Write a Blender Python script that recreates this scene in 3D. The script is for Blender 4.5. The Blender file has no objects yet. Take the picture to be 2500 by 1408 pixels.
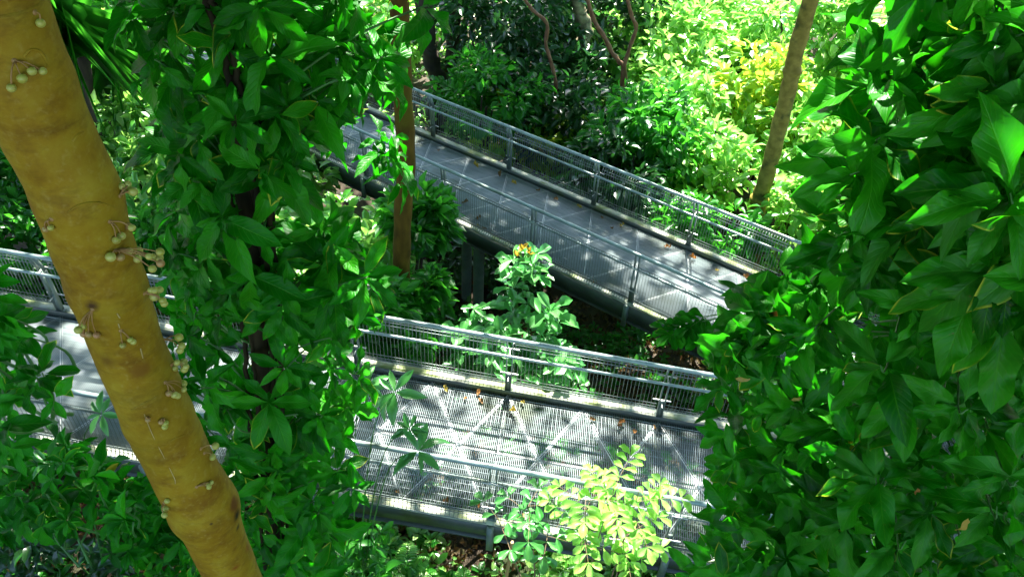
import bpy, math
import numpy as np
from mathutils import Vector

rng = np.random.default_rng(11)
SC = bpy.context.scene
COL = SC.collection
A_ = np.array

# ------------------------------------------------------------------ camera
W, H, FPX = 2500.0, 1408.0, 2002.9
PITCH, ROLL = 0.73335, 0.05556
CZ = 13.0
CAM = A_([0, 0, CZ])
c_, s_ = math.cos(PITCH), math.sin(PITCH)
FW = A_([0, c_, -s_]); R0 = A_([1.0, 0, 0]); U0 = A_([0, s_, c_])
cr, sr = math.cos(ROLL), math.sin(ROLL)
RT = R0 * cr + U0 * sr
UP = U0 * cr - R0 * sr

def at(px, py, d):
    """point seen at photo pixel (px,py), d metres in front of the viewpoint"""
    return CAM + d * (FW + RT * (px - W / 2) / FPX + UP * (H / 2 - py) / FPX)

def to_px(P):
    v = np.asarray(P) - CAM
    z = v @ FW
    return W / 2 + FPX * (v @ RT) / z, H / 2 - FPX * (v @ UP) / z, z

cd = bpy.data.cameras.new("camera")
cam = bpy.data.objects.new("camera", cd); COL.objects.link(cam)
cd.sensor_width = 36.0; cd.lens = 36.0 * FPX / W
cd.clip_start = 0.05; cd.clip_end = 2000
from mathutils import Matrix
cam.matrix_world = Matrix(((RT[0], UP[0], -FW[0], 0), (RT[1], UP[1], -FW[1], 0), (RT[2], UP[2], -FW[2], CZ), (0, 0, 0, 1)))
SC.camera = cam

# ------------------------------------------------------------------ light
SUN = A_([0.06, 0.82, 1.0]); SUN = SUN / np.linalg.norm(SUN)
w = bpy.data.worlds.new("World"); SC.world = w; w.use_nodes = True
nt = w.node_tree
sky = nt.nodes.new("ShaderNodeTexSky"); sky.sky_type = 'NISHITA'; sky.sun_disc = False
sky.sun_elevation = math.asin(SUN[2]); sky.sun_rotation = math.atan2(SUN[0], SUN[1])
bg = nt.nodes["Background"]; bg.inputs[1].default_value = 0.098
nt.links.new(sky.outputs[0], bg.inputs[0])
sl = bpy.data.lights.new("sun", 'SUN'); sl.energy = 5.0; sl.angle = math.radians(0.5); sl.color = (1.0, 0.96, 0.88)
so = bpy.data.objects.new("sun", sl); COL.objects.link(so)
so.rotation_euler = Vector(SUN).to_track_quat('Z', 'Y').to_euler()
SC.view_settings.view_transform = 'Standard'; SC.view_settings.look = 'None'
SC.view_settings.exposure = 2.75; SC.view_settings.gamma = 1.0
SC.cycles.max_bounces = 8; SC.cycles.diffuse_bounces = 4; SC.cycles.transmission_bounces = 6
SC.cycles.sample_clamp_indirect = 6.0

# ------------------------------------------------------------------ materials
def new_mat(name):
    m = bpy.data.materials.new(name); m.use_nodes = True
    t = m.node_tree; t.nodes.clear()
    return m, t, t.nodes, t.links

def node(N, typ, **kw):
    n = N.new(typ)
    for k, v in kw.items(): setattr(n, k, v)
    return n

def math_n(N, L, op, a, b=None, clamp=False):
    n = N.new("ShaderNodeMath"); n.operation = op; n.use_clamp = clamp
    for i, v in enumerate((a, b)):
        if v is None: continue
        if isinstance(v, (int, float)): n.inputs[i].default_value = v
        else: L.new(v, n.inputs[i])
    return n.outputs[0]

def mixc(N, L, f, a, b, mode='MIX'):
    n = N.new("ShaderNodeMix"); n.data_type = 'RGBA'; n.blend_type = mode
    if isinstance(f, (int, float)): n.inputs[0].default_value = f
    else: L.new(f, n.inputs[0])
    for i, v in ((6, a), (7, b)):
        if isinstance(v, tuple): n.inputs[i].default_value = (*v, 1)
        else: L.new(v, n.inputs[i])
    return n.outputs[2]

def ramp(N, L, f, stops):
    n = N.new("ShaderNodeValToRGB"); e = n.color_ramp.elements
    while len(e) < len(stops): e.new(0.5)
    for el, (p, c) in zip(e, stops): el.position = p; el.color = (*c, 1)
    L.new(f, n.inputs[0]); return n.outputs[0]

def leaf_mat(name, cols, trans, tfac=0.35, rough=0.36, spec=0.5, edge=0.0, edge_col=(0.45, 0.5, 0.03), vein=0.5, bump=0.4, odd=0.0, odd_col=(0.5, 0.3, 0.02), spots=0.0):
    m, t, N, L = new_mat(name)
    out = node(N, "ShaderNodeOutputMaterial")
    geo = node(N, "ShaderNodeNewGeometry")
    rnd = geo.outputs["Random Per Island"]
    base = ramp(N, L, rnd, [(i / (len(cols) - 1), c) for i, c in enumerate(cols)])
    uv = node(N, "ShaderNodeUVMap"); sep = node(N, "ShaderNodeSeparateXYZ"); L.new(uv.outputs[0], sep.inputs[0])
    u, v = sep.outputs[0], sep.outputs[1]
    av = math_n(N, L, 'ABSOLUTE', v)
    # midrib
    mid = math_n(N, L, 'SUBTRACT', 1.0, math_n(N, L, 'MULTIPLY', av, 14.0), True)
    # side veins
    ph = math_n(N, L, 'SUBTRACT', math_n(N, L, 'MULTIPLY', u, 62.0), math_n(N, L, 'MULTIPLY', av, 16.0))
    sv = math_n(N, L, 'POWER', math_n(N, L, 'ADD', math_n(N, L, 'MULTIPLY', math_n(N, L, 'SINE', ph), 0.5), 0.5), 6.0)
    ve = math_n(N, L, 'MULTIPLY', math_n(N, L, 'ADD', mid, math_n(N, L, 'MULTIPLY', sv, 0.35), True), vein)
    lighter = mixc(N, L, 0.45, base, (0.10, 0.45, 0.012))
    col = mixc(N, L, ve, base, lighter)
    # patchy tone
    no = node(N, "ShaderNodeTexNoise"); no.inputs["Scale"].default_value = 9.0; no.inputs["Detail"].default_value = 4
    tc = node(N, "ShaderNodeTexCoord"); L.new(tc.outputs["Object"], no.inputs["Vector"])
    col = mixc(N, L, math_n(N, L, 'MULTIPLY', no.outputs[0], 0.35), col, (0.008, 0.04, 0.001))
    if edge > 0:
        r2 = math_n(N, L, 'FRACT', math_n(N, L, 'MULTIPLY', rnd, 37.3))
        on = math_n(N, L, 'LESS_THAN', r2, edge)
        uu = math_n(N, L, 'MULTIPLY', math_n(N, L, 'SUBTRACT', u, 0.78), 3.0, True)
        e = math_n(N, L, 'MULTIPLY', math_n(N, L, 'SUBTRACT', math_n(N, L, 'ADD', av, uu), 0.86), 4.0, True)
        e = math_n(N, L, 'MULTIPLY', math_n(N, L, 'MULTIPLY', e, math_n(N, L, 'MULTIPLY', no.outputs[0], 1.6, True)), on)
        col = mixc(N, L, e, col, edge_col)
    if edge > 0:
        ns = node(N, "ShaderNodeTexNoise"); ns.inputs["Scale"].default_value = 55.0; ns.inputs["Detail"].default_value = 2; L.new(tc.outputs["Object"], ns.inputs["Vector"])
        sp = math_n(N, L, 'MULTIPLY', math_n(N, L, 'SUBTRACT', ns.outputs[0], 0.70), 14.0, True)
        col = mixc(N, L, sp, col, (0.10, 0.13, 0.02))
    if odd > 0:
        r3 = math_n(N, L, 'FRACT', math_n(N, L, 'MULTIPLY', rnd, 91.7))
        col = mixc(N, L, math_n(N, L, 'LESS_THAN', r3, odd), col, odd_col)
    p = node(N, "ShaderNodeBsdfPrincipled")
    L.new(col, p.inputs["Base Color"]); p.inputs["Roughness"].default_value = rough
    p.inputs["Specular IOR Level"].default_value = spec
    if bump > 0:
        b = node(N, "ShaderNodeBump"); b.inputs["Strength"].default_value = bump; b.inputs["Distance"].default_value = 0.004
        L.new(math_n(N, L, 'SUBTRACT', 0.0, math_n(N, L, 'ADD', mid, math_n(N, L, 'MULTIPLY', sv, 0.5))), b.inputs["Height"])
        L.new(b.outputs[0], p.inputs["Normal"])
    tr = node(N, "ShaderNodeBsdfTranslucent")
    tcx = mixc(N, L, 0.5, mixc(N, L, 0.7, col, trans), trans) if edge == 0 and odd == 0 else mixc(N, L, 0.6, col, trans)
    L.new(tcx, tr.inputs[0])
    mx = node(N, "ShaderNodeMixShader"); mx.inputs[0].default_value = tfac
    L.new(p.outputs[0], mx.inputs[1]); L.new(tr.outputs[0], mx.inputs[2])
    L.new(mx.outputs[0], out.inputs[0])
    return m

def simple_mat(name, c1, c2, scale=5.0, rough=0.6, metal=0.0, bump=0.2, dist=0.01, detail=5, c3=None, stretch=None, spec=0.5, sc3=1.5, th3=0.55):
    m, t, N, L = new_mat(name)
    out = node(N, "ShaderNodeOutputMaterial"); p = node(N, "ShaderNodeBsdfPrincipled")
    tc = node(N, "ShaderNodeTexCoord"); vec = tc.outputs["Object"]
    if stretch:
        mp = node(N, "ShaderNodeMapping"); mp.inputs["Scale"].default_value = stretch; L.new(vec, mp.inputs[0]); vec = mp.outputs[0]
    no = node(N, "ShaderNodeTexNoise"); no.inputs["Scale"].default_value = scale; no.inputs["Detail"].default_value = detail
    L.new(vec, no.inputs["Vector"])
    col = ramp(N, L, no.outputs[0], [(0.32, c1), (0.68, c2)])
    if c3:
        n2 = node(N, "ShaderNodeTexNoise"); n2.inputs["Scale"].default_value = sc3; n2.inputs["Detail"].default_value = 6
        L.new(tc.outputs["Object"], n2.inputs["Vector"])
        f = math_n(N, L, 'MULTIPLY', math_n(N, L, 'SUBTRACT', n2.outputs[0], th3), 8.0, True)
        col = mixc(N, L, f, col, c3)
    L.new(col, p.inputs["Base Color"]); p.inputs["Roughness"].default_value = rough; p.inputs["Metallic"].default_value = metal
    p.inputs["Specular IOR Level"].default_value = spec
    b = node(N, "ShaderNodeBump"); b.inputs["Strength"].default_value = bump; b.inputs["Distance"].default_value = dist
    L.new(no.outputs[0], b.inputs["Height"]); L.new(b.outputs[0], p.inputs["Normal"])
    L.new(p.outputs[0], out.inputs[0])
    return m

M = {}
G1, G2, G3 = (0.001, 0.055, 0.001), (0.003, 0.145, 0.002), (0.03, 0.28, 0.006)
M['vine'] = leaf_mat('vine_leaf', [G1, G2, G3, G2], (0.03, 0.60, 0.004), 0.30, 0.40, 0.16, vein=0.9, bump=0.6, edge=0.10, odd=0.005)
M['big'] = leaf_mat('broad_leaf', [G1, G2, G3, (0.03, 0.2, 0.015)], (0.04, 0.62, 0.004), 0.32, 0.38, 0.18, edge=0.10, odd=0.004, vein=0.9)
M['mid'] = leaf_mat('understorey_leaf', [G1, (0.012, 0.14, 0.01), (0.04, 0.22, 0.02)], (0.10, 0.60, 0.03), 0.38, 0.36, 0.4, bump=0)
M['lit'] = leaf_mat('sun_bright_leaf', [(0.015, 0.16, 0.015), (0.08, 0.36, 0.04), (0.24, 0.55, 0.11), (0.45, 0.66, 0.18)], (0.45, 0.9, 0.15), 0.40, 0.30, 1.0, bump=0)  # strong sunlight put into the leaf colour: paler and glossier
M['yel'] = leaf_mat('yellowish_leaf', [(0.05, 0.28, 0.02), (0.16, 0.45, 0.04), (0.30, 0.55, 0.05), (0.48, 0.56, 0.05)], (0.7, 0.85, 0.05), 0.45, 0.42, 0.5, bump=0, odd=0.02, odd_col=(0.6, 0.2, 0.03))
M['dark'] = leaf_mat('shade_dark_leaf', [(0.006, 0.03, 0.008), (0.01, 0.05, 0.012), (0.015, 0.08, 0.015)], (0.06, 0.30, 0.04), 0.25, 0.30, 0.7, bump=0)  # shade of the dark crowns put into the leaf colour
M['pale'] = leaf_mat('pale_leaf', [(0.03, 0.20, 0.03), (0.06, 0.30, 0.06), (0.13, 0.40, 0.10)], (0.2, 0.6, 0.15), 0.30, 0.34, 0.7, vein=0.4, bump=0.2)
M['sap'] = leaf_mat('sapling_leaf', [(0.16, 0.5, 0.06), (0.30, 0.65, 0.12), (0.42, 0.72, 0.12)], (0.5, 0.95, 0.12), 0.40, 0.4, 0.5, vein=0.5)
M['canopy'] = leaf_mat('shade_canopy_leaf', [G1, G2, G3], (0.06, 0.42, 0.02), 0.25, 0.4, 0.4, bump=0)  # for the unseen leaves that only cast shade
M['orange'] = leaf_mat('young_leaf', [(0.34, 0.22, 0.02), (0.42, 0.34, 0.03)], (0.8, 0.4, 0.04), 0.4, 0.4, 0.5, bump=0)
M['litter'] = leaf_mat('dead_leaf', [(0.05, 0.025, 0.01), (0.1, 0.05, 0.02), (0.16, 0.10, 0.045), (0.03, 0.02, 0.01)], (0.4, 0.2, 0.05), 0.12, 0.6, 0.3, bump=0.2)
M['dead_yellow'] = leaf_mat('dead_yellow_leaf', [(0.36, 0.24, 0.04), (0.42, 0.32, 0.06)], (0.7, 0.5, 0.05), 0.2, 0.5, 0.4, bump=0.2)
M['dead_orange'] = leaf_mat('dead_orange_leaf', [(0.30, 0.12, 0.03), (0.26, 0.10, 0.025)], (0.6, 0.25, 0.04), 0.2, 0.5, 0.4, bump=0.2)
M['dead_brown'] = leaf_mat('dead_brown_leaf', [(0.16, 0.07, 0.025), (0.22, 0.1, 0.03)], (0.3, 0.15, 0.04), 0.1, 0.6, 0.3, bump=0.2)
M['steel'] = simple_mat('painted_steel', (0.20, 0.28, 0.26), (0.30, 0.39, 0.37), 6, 0.38, 0.25, 0.1, 0.003, c3=(0.13, 0.17, 0.12))
M['post'] = simple_mat('post_steel', (0.11, 0.15, 0.13), (0.17, 0.22, 0.19), 6, 0.45, 0.2, 0.1, 0.003, c3=(0.10, 0.13, 0.06))
M['wire'] = simple_mat('mesh_wire', (0.11, 0.14, 0.125), (0.19, 0.23, 0.21), 6, 0.4, 0.3, 0.05, 0.002)
M['grate'] = simple_mat('grating_steel', (0.21, 0.265, 0.265), (0.31, 0.36, 0.36), 2.5, 0.42, 0.2, 0.05, 0.002, c3=(0.17, 0.20, 0.15), sc3=1.1, th3=0.58)
M['seam'] = simple_mat('seam_steel', (0.5, 0.54, 0.53), (0.66, 0.69, 0.67), 8, 0.4, 0.2, 0.1, 0.002)
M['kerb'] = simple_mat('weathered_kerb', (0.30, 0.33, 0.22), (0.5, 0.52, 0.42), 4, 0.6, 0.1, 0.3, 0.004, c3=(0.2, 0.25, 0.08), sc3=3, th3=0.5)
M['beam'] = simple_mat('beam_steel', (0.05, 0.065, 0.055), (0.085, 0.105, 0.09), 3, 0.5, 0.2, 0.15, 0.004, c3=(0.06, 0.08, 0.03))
M['zinc'] = simple_mat('clamp_zinc', (0.4, 0.42, 0.4), (0.6, 0.6, 0.56), 12, 0.4, 0.5, 0.1, 0.002)
M['bark_slim'] = simple_mat('ochre_bark', (0.05, 0.030, 0.003), (0.105, 0.066, 0.007), 10, 0.7, 0, 0.5, 0.01, c3=(0.08, 0.07, 0.004), stretch=(1, 1, 0.35), spec=0.15)
M['bark_olive'] = simple_mat('olive_bark', (0.17, 0.13, 0.022), (0.32, 0.25, 0.055), 7, 0.75, 0, 0.6, 0.015, c3=(0.08, 0.08, 0.02), spec=0.15, sc3=4)
M['bark_dark'] = simple_mat('dark_bark', (0.02, 0.015, 0.01), (0.06, 0.04, 0.025), 8, 0.8, 0, 0.6, 0.02, c3=(0.05, 0.06, 0.03), stretch=(1, 1, 0.3))
M['bark_mottled'] = simple_mat('mottled_bark', (0.08, 0.07, 0.04), (0.28, 0.25, 0.14), 9, 0.8, 0, 0.5, 0.02, c3=(0.12, 0.12, 0.03))
M['bark_red'] = simple_mat('reddish_bark', (0.11, 0.045, 0.02), (0.22, 0.10, 0.04), 14, 0.7, 0, 0.5, 0.01, stretch=(1, 1, 0.4))
M['vine_bark'] = simple_mat('vine_bark', (0.006, 0.006, 0.002), (0.028, 0.022, 0.008), 14, 0.8, 0, 0.7, 0.01, stretch=(1, 1, 0.25), spec=0.15)
M['stem'] = simple_mat('green_stem', (0.03, 0.12, 0.02), (0.06, 0.2, 0.03), 8, 0.5, 0, 0.2, 0.003)
M['twig'] = simple_mat('brown_twig', (0.16, 0.10, 0.05), (0.28, 0.19, 0.10), 12, 0.7, 0, 0.3, 0.003)
M['dry'] = simple_mat('dry_stem', (0.35, 0.22, 0.07), (0.5, 0.34, 0.12), 16, 0.7, 0, 0.5, 0.004, stretch=(1, 1, 0.2))
M['stalk'] = simple_mat('fig_stalk', (0.25, 0.14, 0.04), (0.35, 0.2, 0.06), 20, 0.6, 0, 0.3, 0.002)
M['fig'] = simple_mat('fig_skin', (0.30, 0.32, 0.04), (0.42, 0.42, 0.10), 45, 0.4, 0, 0.1, 0.001, c3=(0.25, 0.20, 0.04), sc3=25, th3=0.6)
M['fig_ripe'] = simple_mat('fig_ripe_skin', (0.34, 0.16, 0.06), (0.34, 0.26, 0.07), 45, 0.4, 0, 0.1, 0.001)
M['scar'] = simple_mat('scar_bark', (0.32, 0.24, 0.07), (0.4, 0.32, 0.12), 40, 0.8, 0, 0.4, 0.002)
M['ground'] = simple_mat('forest_floor', (0.02, 0.014, 0.008), (0.07, 0.05, 0.028), 3, 0.95, 0, 0.8, 0.04, detail=10, c3=(0.03, 0.045, 0.012), sc3=0.8)

def yellow_bark():
    m, t, N, L = new_mat('mustard_bark')
    out = node(N, "ShaderNodeOutputMaterial"); p = node(N, "ShaderNodeBsdfPrincipled")
    tc = node(N, "ShaderNodeTexCoord"); O = tc.outputs["Object"]
    n1 = node(N, "ShaderNodeTexNoise"); n1.inputs["Scale"].default_value = 8; n1.inputs["Detail"].default_value = 8; n1.inputs["Roughness"].default_value = 0.65; L.new(O, n1.inputs["Vector"])
    col = ramp(N, L, n1.outputs[0], [(0.32, (0.17, 0.085, 0.003)), (0.5, (0.26, 0.165, 0.006)), (0.68, (0.31, 0.235, 0.015))])
    mp = node(N, "ShaderNodeMapping"); mp.inputs["Scale"].default_value = (1, 1, 2.6); L.new(O, mp.inputs[0])
    n2 = node(N, "ShaderNodeTexNoise"); n2.inputs["Scale"].default_value = 9; n2.inputs["Detail"].default_value = 8; n2.inputs["Roughness"].default_value = 0.7
    L.new(mp.outputs[0], n2.inputs["Vector"])
    col = mixc(N, L, math_n(N, L, 'MULTIPLY', math_n(N, L, 'SUBTRACT', n2.outputs[0], 0.5), 2.6, True), col, (0.08, 0.035, 0.003))
    n3 = node(N, "ShaderNodeTexNoise"); n3.inputs["Scale"].default_value = 70; n3.inputs["Detail"].default_value = 3; L.new(O, n3.inputs["Vector"])
    col = mixc(N, L, math_n(N, L, 'MULTIPLY', math_n(N, L, 'SUBTRACT', n3.outputs[0], 0.55), 2.0, True), col, (0.36, 0.28, 0.06))
    n4 = node(N, "ShaderNodeTexNoise"); n4.inputs["Scale"].default_value = 1.6; n4.inputs["Detail"].default_value = 3; L.new(O, n4.inputs["Vector"])
    col = mixc(N, L, math_n(N, L, 'MULTIPLY', math_n(N, L, 'SUBTRACT', n4.outputs[0], 0.5), 3.0, True), col, (0.15, 0.12, 0.003))
    # dark rot stains (a real patch of the bark) at fixed places on the trunk
    for k, (pt_, r, c) in enumerate(STAINS):
        cm = node(N, "ShaderNodeVectorMath", operation='DISTANCE'); L.new(O, cm.inputs[0]); cm.inputs[1].default_value = pt_
        f = math_n(N, L, 'SUBTRACT', 1.9, math_n(N, L, 'ADD', math_n(N, L, 'DIVIDE', cm.outputs["Value"], r), math_n(N, L, 'ADD', math_n(N, L, 'MULTIPLY', n2.outputs[0], 1.4), math_n(N, L, 'MULTIPLY', n1.outputs[0], 1.0))))
        col = mixc(N, L, math_n(N, L, 'MULTIPLY', f, 1.6, True), col, c)
    L.new(col, p.inputs["Base Color"]); p.inputs["Roughness"].default_value = 0.62; p.inputs["Specular IOR Level"].default_value = 0.2
    b = node(N, "ShaderNodeBump"); b.inputs["Strength"].default_value = 0.35; b.inputs["Distance"].default_value = 0.006
    L.new(math_n(N, L, 'ADD', n2.outputs[0], math_n(N, L, 'MULTIPLY', n3.outputs[0], 0.25)), b.inputs["Height"]); L.new(b.outputs[0], p.inputs["Normal"])
    L.new(p.outputs[0], out.inputs[0]); return m

# ------------------------------------------------------------------ mesh helpers
class MB:
    def __init__(s): s.v = []; s.f = []; s.n = 0; s.uv = []
    def add(s, v, f, uv=None):
        v = np.asarray(v, float).reshape(-1, 3); f = np.asarray(f, np.int64)
        s.v.append(v); s.f.append(f + s.n); s.n += len(v)
        s.uv.append(np.zeros((len(v), 2)) if uv is None else uv)
    def box(s, o, ax, ay, az):
        """parallelepiped: corner o, edge vectors"""
        o, ax, ay, az = map(lambda q: np.asarray(q, float), (o, ax, ay, az))
        v = [o, o + ax, o + ax + ay, o + ay]; v = v + [q + az for q in v]
        s.add(v, [[0, 3, 2, 1], [4, 5, 6, 7], [0, 1, 5, 4], [1, 2, 6, 5], [2, 3, 7, 6], [3, 0, 4, 7]])
    def boxes(s, o, ax, ay, az):
        """many boxes at corners o (n,3)"""
        o = np.asarray(o, float); ax, ay, az = [np.broadcast_to(np.asarray(q, float), o.shape) for q in (ax, ay, az)]
        c = np.stack([o, o + ax, o + ax + ay, o + ay, o + az, o + ax + az, o + ax + ay + az, o + ay + az], 1)
        f = A_([[0, 3, 2, 1], [4, 5, 6, 7], [0, 1, 5, 4], [1, 2, 6, 5], [2, 3, 7, 6], [3, 0, 4, 7]])
        n = len(o); F = (f[None] + (np.arange(n) * 8)[:, None, None]).reshape(-1, 4)
        s.add(c.reshape(-1, 3), F)
    def tube(s, pts, rad, sides=8, wob=0.0, cap=True, seed=0):
        pts = np.asarray(pts, float); n = len(pts); rad = np.broadcast_to(np.asarray(rad, float), (n,))
        tg = np.gradient(pts, axis=0); tg /= np.linalg.norm(tg, axis=1)[:, None] + 1e-9
        ref = A_([0.0, 1, 0]) if abs(tg[:, 1]).mean() < 0.8 else A_([1.0, 0, 0])
        a = np.cross(tg, ref); a /= np.linalg.norm(a, axis=1)[:, None]; b = np.cross(tg, a)
        th = np.linspace(0, 2 * np.pi, sides, endpoint=False)
        rr = rad[:, None] * np.ones(sides)
        if wob:
            g = np.random.default_rng(seed); k = np.arange(n)[:, None]
            for q in range(5):
                rr = rr * (1 + wob / (1 + q * .5) * np.sin(g.integers(1, 4) * th[None] + k * g.uniform(-.6, .6) + g.uniform(0, 6)))
        v = pts[:, None] + rr[..., None] * (np.cos(th)[None, :, None] * a[:, None] + np.sin(th)[None, :, None] * b[:, None])
        i = np.arange(n - 1)[:, None] * sides; j = np.arange(sides)[None]; j2 = (j + 1) % sides
        f = np.stack([i + j, i + j2, i + sides + j2, i + sides + j], -1).reshape(-1, 4)
        s.add(v.reshape(-1, 3), f)
        if cap:
            for e in (0, n - 1):
                s.add(np.vstack([pts[e], v[e]]), [[0, 1 + q, 1 + (q + 1) % sides, 1 + (q + 1) % sides] for q in range(sides)])
    def sphere(s, c, r, seg=12, rings=8, sq=1.0):
        ph = np.linspace(0, np.pi, rings + 1); th = np.linspace(0, 2 * np.pi, seg, endpoint=False)
        v = np.stack([np.outer(np.sin(ph), np.cos(th)), np.outer(np.sin(ph), np.sin(th)), np.outer(np.cos(ph), np.ones(seg)) * sq], -1) * r + c
        i = np.arange(rings)[:, None] * seg; j = np.arange(seg)[None]; j2 = (j + 1) % seg
        s.add(v.reshape(-1, 3), np.stack([i + j, i + j2, i + seg + j2, i + seg + j], -1).reshape(-1, 4))
    def build(s, name, mat, parent=None, origin=None, smooth=False, cat=None, label=None, group=None, kind=None):
        o0 = np.zeros(3) if origin is None else np.asarray(origin, float)
        if parent is not None: o0 = A_(parent['_o'])
        v = np.vstack(s.v) - o0; f = np.vstack(s.f); uv = np.vstack(s.uv)
        me = bpy.data.meshes.new(name); nf = len(f)
        tri = f[:, 2] == f[:, 3]
        cnt = np.where(tri, 3, 4); st = np.concatenate([[0], np.cumsum(cnt)[:-1]])
        mask = np.ones((nf, 4), bool); mask[tri, 3] = False
        li = f[mask]
        me.vertices.add(len(v)); me.vertices.foreach_set("co", v.ravel())
        me.loops.add(len(li)); me.loops.foreach_set("vertex_index", li.astype(np.int32))
        me.polygons.add(nf); me.polygons.foreach_set("loop_start", st.astype(np.int32)); me.polygons.foreach_set("loop_total", cnt.astype(np.int32))
        if uv.any():
            ul = me.uv_layers.new(name="UVMap"); ul.data.foreach_set("uv", uv[li].ravel())
        me.update(); me.validate()
        if smooth: me.polygons.foreach_set("use_smooth", np.ones(len(me.polygons), bool))
        me.materials.append(mat)
        o = bpy.data.objects.new(name, me); COL.objects.link(o)
        if parent is not None: o.parent = parent; o['_o'] = [float(q) for q in o0]
        else: o.location = [float(q) for q in o0]; o['_o'] = [float(q) for q in o0]
        if parent is not None and parent.type == 'MESH': pass
        if cat: o['category'] = cat
        if label: o['label'] = label
        if group: o['group'] = group
        if kind: o['kind'] = kind
        return o

def thing(name, label, cat, loc, group=None):
    o = bpy.data.objects.new(name, None); COL.objects.link(o); o.empty_display_size = 0.2
    loc = [float(q) for q in loc]; o.location = loc; o['_o'] = loc
    o['label'] = label; o['category'] = cat
    if group: o['group'] = group
    return o

def nrm(v): return v / (np.linalg.norm(v, axis=-1, keepdims=True) + 1e-9)

# leaf templates ------------------------------------------------------------
def templates(k, nu, nv, a, b, wave, droop, fold, curl=0.0, seed=1):
    g = np.random.default_rng(seed); out = []
    for q in range(k):
        u = np.linspace(0, 1, nu + 1); v = np.linspace(-1, 1, nv + 1)
        wd = (np.clip(u - 0.04, 0, 1) ** a) * ((1 - u) ** b); wd = wd / wd.max(); wd = np.maximum(wd, 0.035)
        wd[-1] = 0.01
        U, V = np.meshgrid(u, v, indexing='ij')
        dr = droop * g.uniform(0.4, 1.6); fo = fold * g.uniform(0.3, 1.5)
        p1, p2 = g.uniform(0, 6, 2); fr = g.uniform(9, 15)
        w1 = wave * g.uniform(0.5, 1.4)
        edge = np.abs(V) ** 1.5
        x = U * (1 - 0.1 * dr); y = V * wd[:, None] * (1 + 0.05 * np.sin(U * fr + p1)) + g.uniform(-.25, .25) * U ** 2 * 0.5
        z = -dr * U ** 2 + fo * np.abs(V) * wd[:, None] * 0.5 + w1 * edge * np.sin(U * fr + p1 + V * 1.5) * wd[:, None] - curl * edge * wd[:, None]
        z = z + 0.03 * np.sin(U * 6 + p2)
        z *= 1.0
        i = np.arange(nu)[:, None] * (nv + 1); j = np.arange(nv)[None]
        f = np.stack([i + j, i + j + nv + 1, i + j + nv + 2, i + j + 1], -1).reshape(-1, 4)
        out.append((np.stack([x, y, z], -1).reshape(-1, 3), f, np.stack([U, V], -1).reshape(-1, 2)))
    return out

T_BIG = templates(12, 20, 6, 0.95, 0.95, 0.10, 0.30, 0.16, seed=3)
T_VINE = templates(12, 14, 4, 1.0, 0.95, 0.06, 0.30, 0.2, seed=4)
T_MID = templates(5, 5, 2, 0.8, 0.7, 0.06, 0.25, 0.4, seed=5)
T_SMALL = templates(5, 3, 2, 0.7, 0.65, 0.0, 0.2, 0.4, seed=6)
T_OBO = templates(5, 8, 4, 1.1, 0.45, 0.05, 0.2, 0.3, seed=7)
T_NARROW = templates(4, 7, 2, 0.9, 0.8, 0.03, 0.35, 0.3, seed=8)
T_STRAP = templates(4, 12, 2, 0.12, 0.5, 0.0, 0.75, 0.9, seed=9)
T_CURL = templates(6, 6, 4, 0.7, 0.6, 0.3, -0.25, 0.9, seed=10)

def leaves(mb, P, D, Nn, Ln, Wd, tm, g):
    """P pos, D length direction, Nn approx normal, Ln length, Wd half width as a share of length"""
    P = np.asarray(P, float); n = len(P)
    if n == 0: return
    X = nrm(np.asarray(D, float)); Y = nrm(np.cross(Nn, X)); Z = np.cross(X, Y)
    Ln = np.broadcast_to(Ln, (n,)); Wd = np.broadcast_to(Wd, (n,))
    ti = g.integers(0, len(tm), n)
    for k, (tv, tf, tuv) in enumerate(tm):
        s = np.where(ti == k)[0]
        if len(s) == 0: continue
        L_ = Ln[s][:, None, None]; w_ = (Ln * Wd)[s][:, None, None]
        v = P[s][:, None] + L_ * tv[None, :, :1] * X[s][:, None] + w_ * tv[None, :, 1:2] * Y[s][:, None] + L_ * tv[None, :, 2:3] * Z[s][:, None]
        m = len(tv); F = (tf[None] + (np.arange(len(s)) * m)[:, None, None]).reshape(-1, 4)
        mb.add(v.reshape(-1, 3), F, np.tile(tuv, (len(s), 1)))

UPV = A_([0.0, 0, 1])
def rosettes(mb, C, AX, nl, Ln, Wd, tm, g, spread=1.25, droop=0.45, jit=0.25):
    """palmate clusters of leaves round the twig tips C with axes AX"""
    P, D, Nn, LL = [], [], [], []
    for c, ax in zip(C, AX):
        ax = nrm(ax); n = int(g.integers(nl[0], nl[1] + 1))
        a = nrm(np.cross(ax, A_([0.3, 0.2, 1.0]))); b = np.cross(ax, a)
        ph = g.uniform(0, 6.28) + np.arange(n) * 2 * np.pi / n + g.normal(0, .18, n)
        el = spread + g.normal(0, jit, n)
        d = np.cos(el)[:, None] * ax + np.sin(el)[:, None] * (np.cos(ph)[:, None] * a + np.sin(ph)[:, None] * b)
        d = nrm(d - UPV * droop * g.uniform(0.3, 1.5, n)[:, None])
        nn = nrm(ax * 1.0 + UPV * 0.35 + g.normal(0, .25, (n, 3)))
        P.append(c + d * 0.01 + ax * g.uniform(-0.04, 0.02, n)[:, None]); D.append(d); Nn.append(nn)
        LL.append(Ln * g.uniform(0.7, 1.2, n) * g.uniform(0.6, 1.2))
    P, D, Nn, LL = map(np.concatenate, (P, D, Nn, LL))
    leaves(mb, P, D, Nn, LL, Wd * g.uniform(0.85, 1.2, len(P)), tm, g)

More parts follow.
